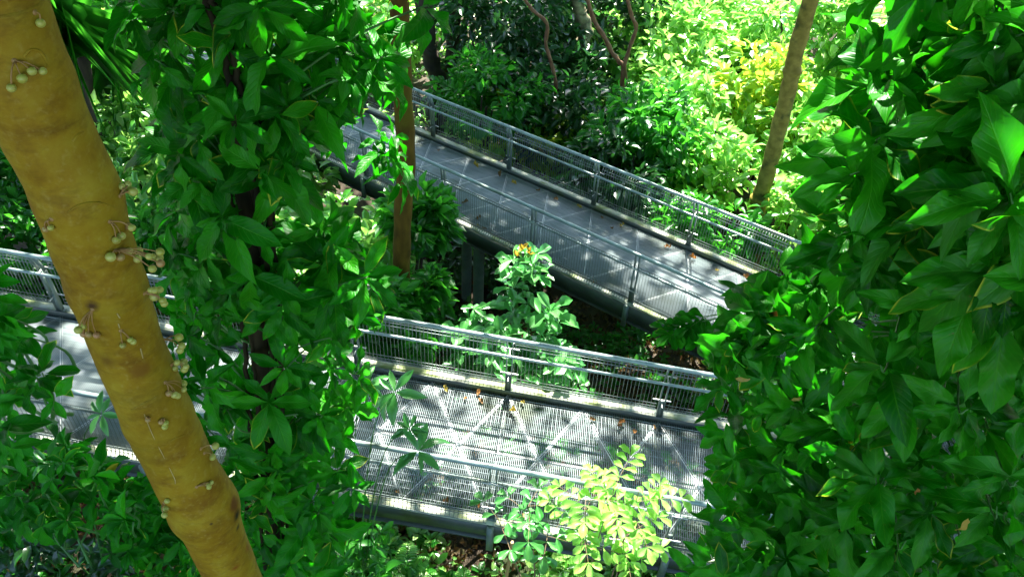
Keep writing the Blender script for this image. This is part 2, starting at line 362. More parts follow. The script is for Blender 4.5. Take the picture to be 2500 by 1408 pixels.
def in_poly(x, y, poly):
    c = np.zeros(np.shape(x), bool); n = len(poly)
    for i in range(n):
        x1, y1 = poly[i]; x2, y2 = poly[(i + 1) % n]
        if y1 == y2: continue
        t = ((y1 > y) != (y2 > y)) & (x < (x2 - x1) * (y - y1) / (y2 - y1) + x1)
        c ^= t
    return c

def sample_poly(poly, n, g):
    p = A_(poly, float); lo, hi = p.min(0), p.max(0); out = []
    while len(out) < n:
        q = g.uniform(lo, hi, (n * 2, 2)); out += list(q[in_poly(q[:, 0], q[:, 1], poly)])
    return A_(out[:n])

def smooth_pts(pts, m=6):
    """Catmull-Rom through pts"""
    p = np.asarray(pts, float); p = np.vstack([2 * p[0] - p[1], p, 2 * p[-1] - p[-2]]); o = []
    for i in range(1, len(p) - 2):
        for t in np.linspace(0, 1, m, endpoint=False):
            o.append(0.5 * ((2 * p[i]) + (-p[i - 1] + p[i + 1]) * t + (2 * p[i - 1] - 5 * p[i] + 4 * p[i + 1] - p[i + 2]) * t * t + (-p[i - 1] + 3 * p[i] - 3 * p[i + 1] + p[i + 2]) * t ** 3))
    o.append(p[-2]); return A_(o)

# ------------------------------------------------------------------ terrain
def gz(x, y):
    x = np.asarray(x, float); y = np.asarray(y, float)
    z = np.interp(y, [-400, -5, 3, 5.6, 9.5, 13, 17, 24, 34, 60, 900], [6.5, 6, 4.2, 3.3, 1.9, 0.5, 0.5, 1.4, 4.5, 10, 20])
    z = z + np.clip(np.abs(x) - 14, 0, 22) * 0.3  # unseen rise at both sides, added to block low sky light
    z = z + 0.16 * np.sin(x * 0.9 + 1.3) * np.cos(y * 0.8) + 0.25 * np.sin(x * 0.33 - y * 0.21)
    z = z + np.where(x < -6, 0.10 * np.minimum(-6 - x, 8), 0)
    return z
def make_ground():
    xs = np.concatenate([[-500, -300, -150, -80, -50], np.arange(-36, 36.1, 0.4), [50, 80, 150, 300, 500]])
    ys = np.concatenate([[-300, -120, -50, -20], np.arange(-6, 44.1, 0.4), [50, 60, 80, 120, 200, 400, 800]])
    X, Y = np.meshgrid(xs, ys, indexing='ij'); Z = gz(X, Y) + rng.normal(0, .03, X.shape)
    ny = len(ys); i = np.arange(len(xs) - 1)[:, None] * ny; j = np.arange(ny - 1)[None]
    mb = MB(); mb.add(np.stack([X, Y, Z], -1).reshape(-1, 3), np.stack([i + j, i + ny + j, i + ny + j + 1, i + j + 1], -1).reshape(-1, 4))
    mb.build('ground', M['ground'], kind='structure', smooth=True)
make_ground()

# ------------------------------------------------------------------ walkways
class Ramp:
    def __init__(s, o, head, sl, width=2.0):
        s.o = A_(o, float) + CAM; s.d = A_([math.cos(head) * math.cos(sl), math.sin(head) * math.cos(sl), -math.sin(sl)])
        s.l = A_([-math.sin(head), math.cos(head), 0.0]); s.u = UPV; s.w = width
    def P(s, t, l, z): return s.o + s.d * t + s.l * l + s.u * z
RA = Ramp((-0.16304, 5.21716, -8.41433), -0.08977, 0.07633)
RB = Ramp((-3.03997, 13.56119, -9.54019), -0.606, -0.02864)

def build_ramp(R, t0, t1, label, s0, ns, pitch=2.043, near_s0=0.07, cols=(), bar_h=0.03, brace='grate'):
    root = thing('elevated_walkway', label, 'walkway', R.P(0, 1, -0.5), 'ramps of the elevated walkway')
    L = t1 - t0; li, lo = 0.12, 2.0
    # grating: bearing bars across + rods along
    mb = MB(); ts = np.arange(t0, t1, 0.024)
    mb.boxes(R.o + np.outer(ts, R.d) + R.l * li + R.u * (-bar_h), R.d * 0.0085, R.l * (lo - li), R.u * bar_h)
    for l in np.arange(li + 0.09, lo, 0.1):
        mb.box(R.P(t0, l, -0.006), R.d * L, R.l * 0.003, R.u * 0.0075)
    mb.build('grating', M['grate'], root)
    # X bracing under the grating, with the light panel seams over it
    br = MB(); sm = MB(); half = pitch / 2
    n = int(L / half) + 1; k0 = math.ceil(t0 / half)
    for k in range(k0, k0 + n):
        a = s0 + k * half
        for q, (ta, tb) in enumerate(((a, a + half), (a + half, a))):
            if max(ta, tb) > t1 or min(ta, tb) < t0: continue
            p = R.P(ta, lo - 0.01, 0); e = R.P(tb, li + 0.01, 0); dv = e - p; sd = nrm(np.cross(dv, R.u))
            br.box(p - sd * 0.03 - R.u * (bar_h + 0.018 + 0.009 * q), dv, sd * 0.06, R.u * 0.008)
            sm.box(p - sd * 0.009 + R.u * (0.0035 + q * 0.0012), dv, sd * 0.011, R.u * 0.0012)
            sm.box(p - sd * 0.033 + R.u * (0.0035 + q * 0.0012), dv, sd * 0.005, R.u * 0.0012)
    sm.box(R.P(t0, (li + lo) / 2 - 0.02, -bar_h - 0.0155), R.d * L, R.l * 0.05, R.u * 0.006)
    sm.box(R.P(t0, lo - 0.055, 0.002), R.d * L, R.l * 0.008, R.u * 0.002)
    br.build('bracing', M[brace], root); sm.build('panel_seam', M['seam'], root)
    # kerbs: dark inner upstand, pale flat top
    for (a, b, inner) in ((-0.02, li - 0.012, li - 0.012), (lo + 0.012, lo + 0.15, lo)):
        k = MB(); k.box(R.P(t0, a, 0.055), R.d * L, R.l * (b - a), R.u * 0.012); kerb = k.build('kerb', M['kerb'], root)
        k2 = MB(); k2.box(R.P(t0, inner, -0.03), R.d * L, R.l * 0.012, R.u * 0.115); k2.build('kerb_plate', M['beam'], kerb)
    # side channels, cross beams
    for l0, s in ((-0.02, 1), (lo + 0.13, -1)):
        b = MB()
        bd = 0.26 if brace == 'beam' else 0.17
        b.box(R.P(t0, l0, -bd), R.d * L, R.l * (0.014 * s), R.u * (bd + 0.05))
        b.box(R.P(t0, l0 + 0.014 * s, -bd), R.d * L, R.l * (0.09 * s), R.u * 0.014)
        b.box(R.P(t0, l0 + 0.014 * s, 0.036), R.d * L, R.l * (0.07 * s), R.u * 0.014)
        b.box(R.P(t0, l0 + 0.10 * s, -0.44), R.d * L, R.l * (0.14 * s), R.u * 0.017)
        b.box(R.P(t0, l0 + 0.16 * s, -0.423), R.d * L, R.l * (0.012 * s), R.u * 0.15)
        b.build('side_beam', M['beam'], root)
    ks = [k for k in range(-12, 13) if t0 + 0.1 < s0 + k * pitch < t1 - 0.1]
    for k in ks:
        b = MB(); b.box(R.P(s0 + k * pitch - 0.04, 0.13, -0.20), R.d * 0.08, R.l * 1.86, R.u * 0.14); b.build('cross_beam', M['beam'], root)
    # rails, posts, mesh panels
    for side in ('near', 'far'):
        sg = 1 if side == 'near' else -1
        base = 0.0 if side == 'near' else lo
        sp0 = s0 + (near_s0 if side == 'near' else 0)
        hl = base + sg * 0.045; ml = base + sg * 0.05
        mesh_l = (0.03 if side == 'near' else lo + 0.10)
        tt = np.arange(t0, t1 + .01, 0.5)
        r = MB(); r.tube([R.P(t, hl, 1.10) for t in tt], 0.03, 12); hr = r.build('handrail', M['steel'], root, smooth=True)
        r = MB(); r.tube([R.P(t, ml, 0.80) for t in tt], 0.02, 10); r.build('mid_rail', M['steel'], root, smooth=True)
        for k in ks:
            t = sp0 + k * pitch; p = MB(); pl = (0.075 if side == 'near' else lo + 0.045)
            for dt in (-0.042, 0.030):
                # flat plate pair, upright then cranked towards the rail
                p.box(R.P(t + dt, pl - 0.03, 0.068 if 1 else 0), R.d * 0.012, R.l * 0.06, R.u * 0.72)
                p.box(R.P(t + dt, pl - 0.03, 0.788), R.d * 0.012, R.l * 0.06, R.u * 0.29 + R.l * (hl - pl) * 1.0)
            p.box(R.P(t - 0.030, pl - 0.012, 0.068), R.d * 0.06, R.l * 0.024, R.u * 0.30)
            p.box(R.P(t - 0.06, pl - 0.04, 0.0675), R.d * 0.12, R.l * 0.08, R.u * 0.012)
            if side == 'near':
                p.box(R.P(t - 0.04, -0.075, -0.40), R.d * 0.08, R.l * 0.052, R.u * 0.46)
            po = p.build('post', M['post'], root)
            for z in (0.33, 0.80):
                c = MB()
                c.tube([R.P(t - 0.12, pl - sg * 0.045, z), R.P(t + 0.12, pl - sg * 0.045, z)], 0.011, 6)
                c.tube([R.P(t, pl - sg * 0.045, z), R.P(t, ml, z)], 0.009, 5)
                c.build('clamp', M['zinc'], po)
        for k in [ks[0] - 1] + ks:
            a = max(t0, sp0 + k * pitch + 0.055); b = min(t1, sp0 + (k + 1) * pitch - 0.055)
            if b - a < 0.3: continue
            m = MB(); ws = np.arange(a, b, 0.05); q = 0.006; og = -sg
            base_o = R.o + np.outer(ws, R.d) + R.l * mesh_l
            m.boxes(base_o + R.u * 0.12, R.d * q, R.l * q, R.u * 0.75)
            # triangular rolls at top and bottom edge
            m.boxes(base_o + R.u * 0.87, R.d * q, R.l * (og * 0.06) + R.u * 0.05, R.u * q)
            m.boxes(base_o + R.u * 0.81 + R.l * q, R.d * q, R.l * (og * 0.06) + R.u * 0.105, R.u * q)
            m.boxes(base_o + R.u * 0.12, R.d * q, R.l * (og * 0.05) - R.u * 0.04, R.u * q)
            m.boxes(base_o + R.u * 0.17 + R.l * q, R.d * q, R.l * (og * 0.05) - R.u * 0.09, R.u * q)
            for (ll, z) in ((0, .87), (0, .81), (.06, .92), (.0, .12), (0, .17), (.05, .08), (0.006, 0.22)):
                m.box(R.P(a, mesh_l + og * ll, z), R.d * (b - a), R.l * (q * 1.2), R.u * (q * 1.2))
            m.build('mesh_panel', M['wire'], root)
    # columns
    for (t, l, r, nb) in cols:
        top = R.P(t, l, -0.45); g = float(gz(top[0], top[1])) - 0.3
        c = MB(); c.tube([(top[0], top[1], z) for z in np.linspace(g, top[2] - .02, 6)], r, 20)
        co = c.build('column', M['post'], root, smooth=True)
        h = MB(); h.box(R.P(t - 0.17, l - 0.17, -0.46), R.d * 0.34, R.l * 0.34, R.u * 0.018); h.build('head_plate', M['beam'], co)
    return root

wB = build_ramp(RB, -10.5, 15.4, 'upper grey steel walkway ramp running diagonally behind the lower ramp, on round columns', 0.0, 8, near_s0=-0.05, bar_h=0.045, brace='beam',
                cols=((2.55, 0.45, 0.11, 0), (1.75, 1.05, 0.11, 0), (9.6, 1.0, 0.11, 0), (-6.3, 1.0, 0.11, 0)))
wA = build_ramp(RA, -10.5, 9.2, 'lower grey steel walkway ramp nearest the viewer, see-through grating with sun dapples', 0.0, 8,
                cols=((5.4, 1.0, 0.10, 0), (-4.3, 1.0, 0.10, 0)))
# bracing between the two columns (parts of the upper ramp)
b = MB(); p1 = RB.P(1.75, 1.05, -0.95); p2 = RB.P(2.55, .45, -0.95)
b.tube([p1, p2], 0.035, 8); b.build('column_brace', M['beam'], wB)
b = MB(); b.tube([RB.P(1.75, 1.05, -0.85), RB.P(0.95, 1.25, -1.5)], 0.06, 4); b.build('column_brace', M['beam'], wB)

# ------------------------------------------------------------------ holes cut in the added canopy to let sun onto chosen spots
Z_LIT = []   # (centre, radius, share of leaves kept)
def lit(px, py, d, r, keep): Z_LIT.append((at(px, py, d), r, keep))
for t in np.arange(-9, 2.4, 0.8):
    Z_LIT.append((RA.P(t, 1.0, 0), 1.2, 0.22 if t < -2 else 0.42))
for t, k in ((5.0, .7), (6.0, .4), (7.0, .25), (8.0, .2), (9.0, .25), (10, .3)):
    Z_LIT.append((RB.P(t, 1.0, 0), 1.0, k))
lit(1280, 800, 12.0, 1.5, 0.12); lit(1230, 900, 11.5, 1.2, 0.15)
lit(1500, 1200, 8.2, 1.3, 0.05); lit(1100, 1380, 9.8, 1.6, 0.2)
lit(1720, 900, 12.3, 0.8, 0.25)
lit(1900, 700, 3.5, 0.6, 0.05); lit(1780, 950, 3.2, 0.5, 0.15); lit(1750, 1200, 3.3, 0.45, 0.12); lit(2050, 250, 2.4, 0.5, 0.25)
lit(1950, 560, 3.0, 0.4, 0.15); lit(300, 480, 16, 2.0, 0.3); lit(100, 760, 14, 1.5, .3); lit(700, 700, 13.5, 1.6, .25)
lit(1000, 360, 9.5, .5, .3)

gk = np.random.default_rng(8)
for _ in range(46):   # small sun flecks on the near foliage
    px_, py_ = (gk.uniform(300, 1000), gk.uniform(0, 1300)) if gk.random() < .45 else (gk.uniform(1850, 2500), gk.uniform(0, 1300))
    lit(px_, py_, gk.uniform(3.4, 5.0) if px_ < 1100 else gk.uniform(2.0, 3.4), gk.uniform(.12, .3), 0.0)
lit(960, 370, 5.0, .3, 0); lit(930, 730, 4.7, .3, 0); lit(900, 80, 4.0, .3, 0); lit(920, 1150, 5.6, .3, 0)
def canopy_filter(P, g):
    keep = np.ones(len(P), bool)
    for c, r, k in Z_LIT:
        v = P - c; tt = v @ SUN
        dist = np.linalg.norm(v - np.outer(tt, SUN), axis=1)
        # coarse random holes so that light comes in patches
        hit = (dist < r) & (tt > 0)
        # leaves dropped cell by cell, so sun patches fall on the chosen spots
        cell = np.floor(P[:, 0] / .33) * 12.9898 + np.floor(P[:, 1] / .33) * 78.233
        h = np.abs(np.sin(cell) * 43758.5453) % 1.0
        keep &= ~(hit & (h > k) & (g.random(len(P)) > .08))
    return keep

# ------------------------------------------------------------------ trees
shade_canopy_parent = []   # (tree thing, xy) trees that the added shade leaves are split among

def path_tube(pts, r, sides, mat, parent, name='trunk', wob=0.04, m=8, seed=0, label=None):
    p = smooth_pts(pts, m); rr = np.interp(np.linspace(0, 1, len(p)), np.linspace(0, 1, len(r)), r)
    mb = MB(); mb.tube(p, rr, sides, wob, seed=seed); o = mb.build(name, mat, parent, smooth=True)
    if label: o['label'] = label
    return o, p, rr

# --- the mustard trunk in the foreground, with figs on the bark
tc_ = [(-95, -260), (-12, 0), (41, 150), (115, 323), (173, 437), (226, 597), (262, 700), (314, 846), (380, 1002), (440, 1132), (488, 1218), (525, 1304), (567, 1404), (610, 1500), (660, 1640)]
wd_ = [265, 250, 243, 229, 216, 204, 191, 176, 176, 167, 173, 146, 133, 128, 120]
HD = 1.5
tp, tr_ = [], []
for (px, py), wpx in zip(tc_, wd_):
    ray = at(px, py, 1.0) - CAM
    d = HD / ray[1]; P_ = at(px, py, d); tp.append(P_)
    tr_.append(wpx * 0.93 * d / FPX / 2)
tp = A_(tp); tr_ = A_(tr_)
yb = tp[-1].copy(); gr = float(gz(yb[0] + 0.1, 1.6))
tp = np.vstack([tp[0] + (tp[0] - tp[1]) / np.linalg.norm(tp[0] - tp[1]) * 2.2, tp, [yb[0] + .2, yb[1], (yb[2] + gr) / 2], [yb[0] + 0.25, yb[1], gr - 0.2]])
tr_ = np.concatenate([[tr_[0] * 0.95], tr_, [tr_[-1] * 1.05, tr_[-1] * 1.3]])
fig_tree = thing('fig_tree', 'thick leaning mustard yellow trunk close up at left, small round green figs on its bark', 'tree', (yb[0] + .25, yb[1], gr))
fo = A_(fig_tree['_o'])
def trunk_surface(px, py):
    """point of the trunk's skin under a photo pixel"""
    pts = smooth_pts(tp, 12); rr = np.interp(np.linspace(0, 1, len(pts)), np.linspace(0, 1, len(tr_)), tr_)
    ray = nrm(at(px, py, 1.0) - CAM); best = None
    for c, r in zip(pts, rr):
        t = (c - CAM) @ ray; q = CAM + ray * t; dd = np.linalg.norm(q - c)
        if best is None or dd - r < best[0]: best = (dd - r, q, c, r, t, dd)
    _, q, c, r, t, dd = best
    if dd < r: q = CAM + ray * (t - math.sqrt(max(0, r * r - dd * dd)))
    return q, c
STAINS = []
pp = smooth_pts(tp, 16); rr = np.interp(np.linspace(0, 1, len(pp)), np.linspace(0, 1, len(tr_)), tr_)
for px, py, a, wv in ((290, 470, .06, .05), (470, 990, .04, .03), (575, 1230, .10, .05), (240, 750, .05, .04), (215, 170, .04, .06), (470, 1075, .03, .03)):
    q, c = trunk_surface(px, py); dz = (pp[:, 2] - q[2]); rr = rr * (1 + a * np.exp(-(dz / wv) ** 2))
mb = MB(); mb.tube(pp, rr, 48, 0.008, seed=5)
tv_, tf_ = np.vstack(mb.v), np.vstack(mb.f)
from mathutils.bvhtree import BVHTree
BV = BVHTree.FromPolygons([tuple(q) for q in tv_], [tuple(dict.fromkeys(int(i) for i in q)) for q in tf_])
def trunk_surface(px, py, approx=trunk_surface):
    q0, c0 = approx(px, py); ray = nrm(at(px, py, 1.0) - CAM)
    hit = BV.ray_cast(Vector(CAM), Vector(ray))
    if hit[0] is None:
        hit = BV.find_nearest(Vector(CAM + ray * float(np.dot(c0 - CAM, ray))))
    return A_(hit[0]), c0
for (px, py, r, c) in ((579, 1258, 0.034, (0.012, 0.008, 0.004)), (581, 1285, 0.026, (0.02, 0.01, 0.004)), (572, 1228, 0.045, (0.13, 0.045, 0.006)), (224, 746, 0.03, (0.06, 0.03, 0.008)), (604, 1335, 0.04, (0.2, 0.06, 0.006)), (575, 1385, 0.03, (0.2, 0.07, 0.006)),
                       (262, 880, 0.05, (0.15, 0.085, 0.006)), (345, 905, 0.05, (0.17, 0.085, 0.006)), (516, 1278, .012, (.05, .03, .01))):
    q, c0 = trunk_surface(px, py); STAINS.append((tuple(float(v) for v in (q - fo)), r, c))
M['bark_yellow'] = yellow_bark()
trunk = mb.build('trunk', M['bark_yellow'], fig_tree, smooth=True)
# ring scars and the long pale scratch
for line in ([(352, 1010), (372, 1060), (395, 1105), (425, 1165), (428, 1180)], [(289, 790), (292, 800)], [(343, 850), (349, 873)], [(286, 765), (293, 776)]):
    sc = MB(); ps = [trunk_surface(*q)[0] for q in line]; ps = [q + nrm(CAM - q) * 0.0006 for q in ps]; sc.tube(smooth_pts(ps, 4) if len(ps) > 2 else ps, 0.0014 if len(ps) > 2 else 0.0018, 5)
    sc.build('bark_scratch', M['scar'], fig_tree)
for line in ([(58, 140), (75, 122), (100, 128), (118, 160)], [(165, 520), (195, 500), (240, 495), (283, 508)], [(178, 345), (190, 330), (205, 322)], [(320, 1000), (350, 985), (385, 965)], [(410, 1080), (430, 1068), (450, 1060)]):
    ps = [trunk_surface(*q)[0] for q in line]; mb = MB(); mb.tube(smooth_pts(ps, 5), [0.002] + [0.0032] * (5 * (len(ps) - 1) - 1) + [0.002], 6)
    mb.build('bark_ring', M['bark_yellow'], fig_tree, smooth=True)
figs = [((35, 148), [(28, 215, 10, 0), (54, 192, 11, 0), (78, 174, 10, 0), (104, 174, 9, 0)]), ((85, 30), [(99, 57, 10, 0)]),
        ((292, 478), [(297, 455, 8, 0), (312, 450, 8, 0), (318, 465, 9, 0), (325, 468, 10, 0)]),
        ((125, 535), [(124, 556, 7, 0), (111, 560, 7, 1)]),
        ((268, 540), [(314, 553, 9, 1), (322, 556, 8, 0), (297, 576, 9, 0), (284, 586, 9, 0)]),
        ((283, 610), [(270, 627, 11, 0), (294, 628, 9, 1), (316, 613, 8, 0), (338, 612, 10, 0), (335, 631, 10, 0), (364, 626, 8, 0), (391, 615, 9, 0), (372, 627, 8, 0), (389, 629, 9, 0), (392, 643, 9, 1), (372, 656, 9, 0)]),
        ((352, 716), [(368, 708, 7, 0), (378, 708, 8, 0), (390, 707, 8, 0), (377, 723, 11, 0), (397, 733, 8, 0), (401, 741, 8, 0)]),
        ((225, 755), [(191, 805, 9, 0), (202, 796, 8, 0), (204, 815, 8, 1), (217, 816, 8, 1), (236, 818, 8, 1)]),
        ((295, 806), [(318, 829, 7, 0), (325, 834, 7, 0), (300, 843, 7, 0)]),
        ((400, 828), [(437, 823, 9, 0), (444, 844, 8, 0), (439, 855, 8, 0)]),
        ((418, 890), [(432, 885, 7, 0), (449, 883, 8, 0), (427, 898, 7, 0), (450, 901, 8, 0), (454, 895, 7, 0)]),
        ((403, 932), [(447, 936, 9, 0), (448, 950, 7, 0), (412, 960, 7, 1), (426, 963, 8, 0), (434, 966, 7, 0)]),
        ((360, 1018), [(361, 1024, 6, 1)]), ((398, 1022), [(393, 1030, 6, 1), (404, 1032, 7, 0), (402, 1041, 7, 0)]),
        ((490, 1094), [(526, 1088, 8, 0)]), ((498, 1105), [(518, 1115, 8, 0)]),
        ((480, 1187), [(507, 1183, 5, 0), (516, 1177, 5, 0), (510, 1188, 6, 0)]), ((400, 1228), [(405, 1240, 7, 0), (402, 1256, 7, 0), (408, 1222, 6, 0)])]
for (bx, by), fl in figs:
    q0, c0 = trunk_surface(bx, by); outv = nrm(q0 - c0)
    st = MB(); st.sphere(q0 - outv * .002, 0.006, 8, 6)
    fpos = []
    dq = (q0 - CAM) @ FW
    for (fx, fy, fr, ripe) in fl:
        r = fr * dq / FPX * 1.15
        q, c = trunk_surface(fx, fy); on = BV.ray_cast(Vector(CAM), Vector(nrm(at(fx, fy, 1.0) - CAM)))[0] is not None
        d = (q - CAM) @ FW - 0.004 - r if on else dq + rng.uniform(-.02, .02)
        F_ = at(fx, fy, d); fpos.append((F_, r, ripe))
        mid_ = (q0 + F_) / 2 + outv * 0.008 + UPV * 0.006
        st.tube(smooth_pts([q0, mid_, F_], 5), 0.0013 + 0.0004 * rng.random(), 5)
    so_ = st.build('fig_cluster', M['stalk'], fig_tree, smooth=True)
    for F_, r, ripe in fpos:
        f = MB(); f.sphere(F_, r, 14, 10, 0.95); f.sphere(F_ - UPV * r * .93 + outv * r * .1, r * 0.14, 6, 4)
        f.build('fig', M['fig_ripe' if ripe else 'fig'], so_, smooth=True)
shade_canopy_parent.append((fig_tree, tp[0][:2]))

# --- generic foreground mass made of leafy twig tips
def leafy_mass(parent, name, poly, dfun, n, nl, Ln, Wd, tm, mat, g, axis_fun, core=None, spread=1.25, droop=0.45, twig=0.5, twig_mat='stem', label=None, tr=0.004):
    q = sample_poly(poly, n, g)
    C = A_([at(x, y, dfun(x, y) + g.uniform(-1, 1) * 1.0 * dfun(x, y, True)) for x, y in q])
    AX = A_([axis_fun(c, x, g) for c, (x, y) in zip(C, q)])
    mb = MB(); rosettes(mb, C, AX, nl, Ln, Wd, tm, g, spread, droop)
    o = mb.build(name, M[mat], parent, smooth=True)
    if label: o['label'] = label
    if core is not None and twig > 0:
        tb = MB()
        for c, ax in zip(C, AX):
            if g.random() > twig: continue
            k = np.argmin(np.abs(core[:, 2] - (c[2] - 0.25 - 0.2 * g.random())))
            s = core[k]; m1 = (s + c) / 2 + UPV * 0.05 + g.normal(0, .03, 3)
            tb.tube(smooth_pts([s, m1, c - nrm(ax) * .03, c + nrm(ax) * .02], 4), np.linspace(tr * 1.8, tr, 13), 5, cap=False)
        tb.build('twigs', M[twig_mat], parent, smooth=True)
    return C

# --- vine-clad tree, left of centre
gv = np.random.default_rng(21)
core_px = [(520, -250), (545, 0), (575, 200), (600, 420), (622, 650), (640, 900), (655, 1130), (675, 1408), (700, 1700)]
HV = 3.3
core = []
for px, py in core_px:
    ray = at(px, py, 1.0) - CAM; core.append(at(px, py, HV / ray[1]))
core = A_(core); gb = float(gz(core[-1][0], core[-1][1]))
core = np.vstack([core[0] + [-.1, 0, 2.0], core, [core[-1][0] + .1, core[-1][1], gb - .2]])
vine_tree = thing('vine_clad_tree', 'dark tree trunk wrapped in climbing vine with hanging dark green leaves, left of centre', 'tree', (core[-1][0], core[-1][1], gb))
path_tube(core, [0.05] * 6 + [0.06, 0.1], 16, M['vine_bark'], vine_tree, wob=0.08, seed=3)
cs = smooth_pts(core, 10)
for k in range(7):
    ph = gv.uniform(0, 6.28); wq = gv.uniform(.25, .9); off = gv.uniform(0.07, 0.12)
    th = np.linspace(0, 1, len(cs)) * 6.28 * wq + ph
    p = cs + off * np.stack([np.cos(th), np.sin(th), 0 * th], -1) + gv.normal(0, .006, cs.shape)
    mb = MB(); mb.tube(p, gv.uniform(0.008, 0.02), 7); mb.build('vine_stem', M['vine_bark'], vine_tree, smooth=True)
def vd(x, y, half=False):
    # depth of the column axis at that image height
    d = np.interp(y, [0, 300, 700, 1100, 1408], [3.7, 4.0, 4.6, 5.6, 6.4])
    return 0.3 if half else d
def vax(c, x, g):
    k = np.argmin(np.abs(cs[:, 2] - c[2])); o = c - cs[k]; o[2] = 0
    return nrm(o * .8 + A_([0, -0.42, 0.36]) + g.normal(0, .2, 3))
polyv = [(640, -120), (1060, -120), (1040, 60), (970, 160), (880, 230), (760, 320), (720, 430), (800, 560), (900, 650), (915, 740), (870, 860), (900, 1000), (910, 1180), (860, 1300), (870, 1408), (890, 1500), (450, 1500), (490, 1300), (410, 1000), (430, 700), (375, 520), (410, 380), (340, 250), (310, 130), (340, -40), (420, -120)]
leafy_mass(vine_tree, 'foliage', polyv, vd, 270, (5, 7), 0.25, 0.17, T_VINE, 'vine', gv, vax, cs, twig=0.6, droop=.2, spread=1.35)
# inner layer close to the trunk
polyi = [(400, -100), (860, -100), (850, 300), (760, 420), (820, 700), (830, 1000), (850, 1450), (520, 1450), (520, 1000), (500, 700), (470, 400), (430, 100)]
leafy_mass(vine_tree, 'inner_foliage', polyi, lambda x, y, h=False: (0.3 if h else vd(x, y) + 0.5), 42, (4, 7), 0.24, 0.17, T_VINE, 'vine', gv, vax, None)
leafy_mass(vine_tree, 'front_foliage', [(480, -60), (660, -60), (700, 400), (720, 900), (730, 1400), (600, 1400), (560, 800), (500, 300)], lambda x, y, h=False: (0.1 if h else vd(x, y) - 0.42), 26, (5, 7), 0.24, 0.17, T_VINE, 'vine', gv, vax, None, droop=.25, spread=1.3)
# spray reaching to the slim trunk
polys = [(900, 290), (980, 330), (1010, 480), (960, 520), (930, 420), (880, 400)]
leafy_mass(vine_tree, 'leaf_spray', polys, lambda x, y, h=False: (0.15 if h else 5.0), 7, (5, 7), 0.2, 0.17, T_VINE, 'sap_green' if False else 'vine', gv, vax, None, droop=.5)
shade_canopy_parent.append((vine_tree, core[0][:2]))

# --- large-leaved tree at the right
gr_ = np.random.default_rng(31)
cr_px = [(2330, -300), (2330, 0), (2340, 300), (2300, 600), (2250, 900), (2200, 1200), (2150, 1500)]
core2 = []
for px, py in cr_px:
    ray = at(px, py, 1.0) - CAM; core2.append(at(px, py, 3.1 / ray[1]))
core2 = A_(core2); gb = float(gz(core2[-1][0], core2[-1][1]))
core2 = np.vstack([core2[0] + [0.1, 0, 2], core2, [core2[-1][0], core2[-1][1], gb - .2]])
right_tree = thing('broad_leaved_tree', 'leafy tree filling the right side with large drooping glossy green leaves', 'tree', (core2[-1][0], core2[-1][1], gb))
path_tube(core2, [0.06, .07, .09, .1, .11, .12], 14, M['vine_bark'], right_tree, wob=.06)
cs2 = smooth_pts(core2, 10)
def rdep(x, y, half=False):
    d = np.interp(x, [1650, 1900, 2100, 2500], [4.2, 3.8, 3.2, 2.7]) * np.interp(y, [0, 500, 1000, 1408], [0.92, 0.92, 1.12, 1.35])
    return d * 0.16 if half else d
def rax(c, x, g):
    return nrm(A_([-0.4 if x < 2200 else 0.0, -0.62, 0.45]) + g.normal(0, .42, 3))
poly_r1 = [(2200, -150), (2650, -150), (2650, 700), (2300, 760), (2080, 620), (2060, 420), (2090, 250), (2120, 60)]
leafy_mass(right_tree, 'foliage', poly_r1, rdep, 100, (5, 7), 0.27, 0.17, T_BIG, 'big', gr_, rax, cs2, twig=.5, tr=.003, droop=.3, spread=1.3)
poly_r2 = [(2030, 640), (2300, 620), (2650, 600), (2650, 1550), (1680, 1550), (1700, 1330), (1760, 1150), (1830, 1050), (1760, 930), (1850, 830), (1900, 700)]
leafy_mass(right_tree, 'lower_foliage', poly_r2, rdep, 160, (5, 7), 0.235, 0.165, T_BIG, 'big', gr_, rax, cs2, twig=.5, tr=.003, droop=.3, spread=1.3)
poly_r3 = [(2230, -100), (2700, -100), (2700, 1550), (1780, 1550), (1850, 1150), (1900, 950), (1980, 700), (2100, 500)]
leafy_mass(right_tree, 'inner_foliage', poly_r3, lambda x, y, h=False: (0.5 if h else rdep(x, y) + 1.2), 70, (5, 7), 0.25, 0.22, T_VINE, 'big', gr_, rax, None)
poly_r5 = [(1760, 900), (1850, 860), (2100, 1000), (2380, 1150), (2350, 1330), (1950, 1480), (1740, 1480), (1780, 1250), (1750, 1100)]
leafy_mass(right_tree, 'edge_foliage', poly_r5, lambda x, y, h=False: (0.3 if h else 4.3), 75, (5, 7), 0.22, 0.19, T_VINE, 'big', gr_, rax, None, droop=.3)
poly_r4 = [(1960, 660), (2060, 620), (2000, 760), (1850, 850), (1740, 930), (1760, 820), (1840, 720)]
leafy_mass(right_tree, 'sunlit_foliage', poly_r4, lambda x, y, h=False: (0.25 if h else 3.6), 34, (5, 7), 0.17, 0.21, T_VINE, 'big', gr_, rax, None)
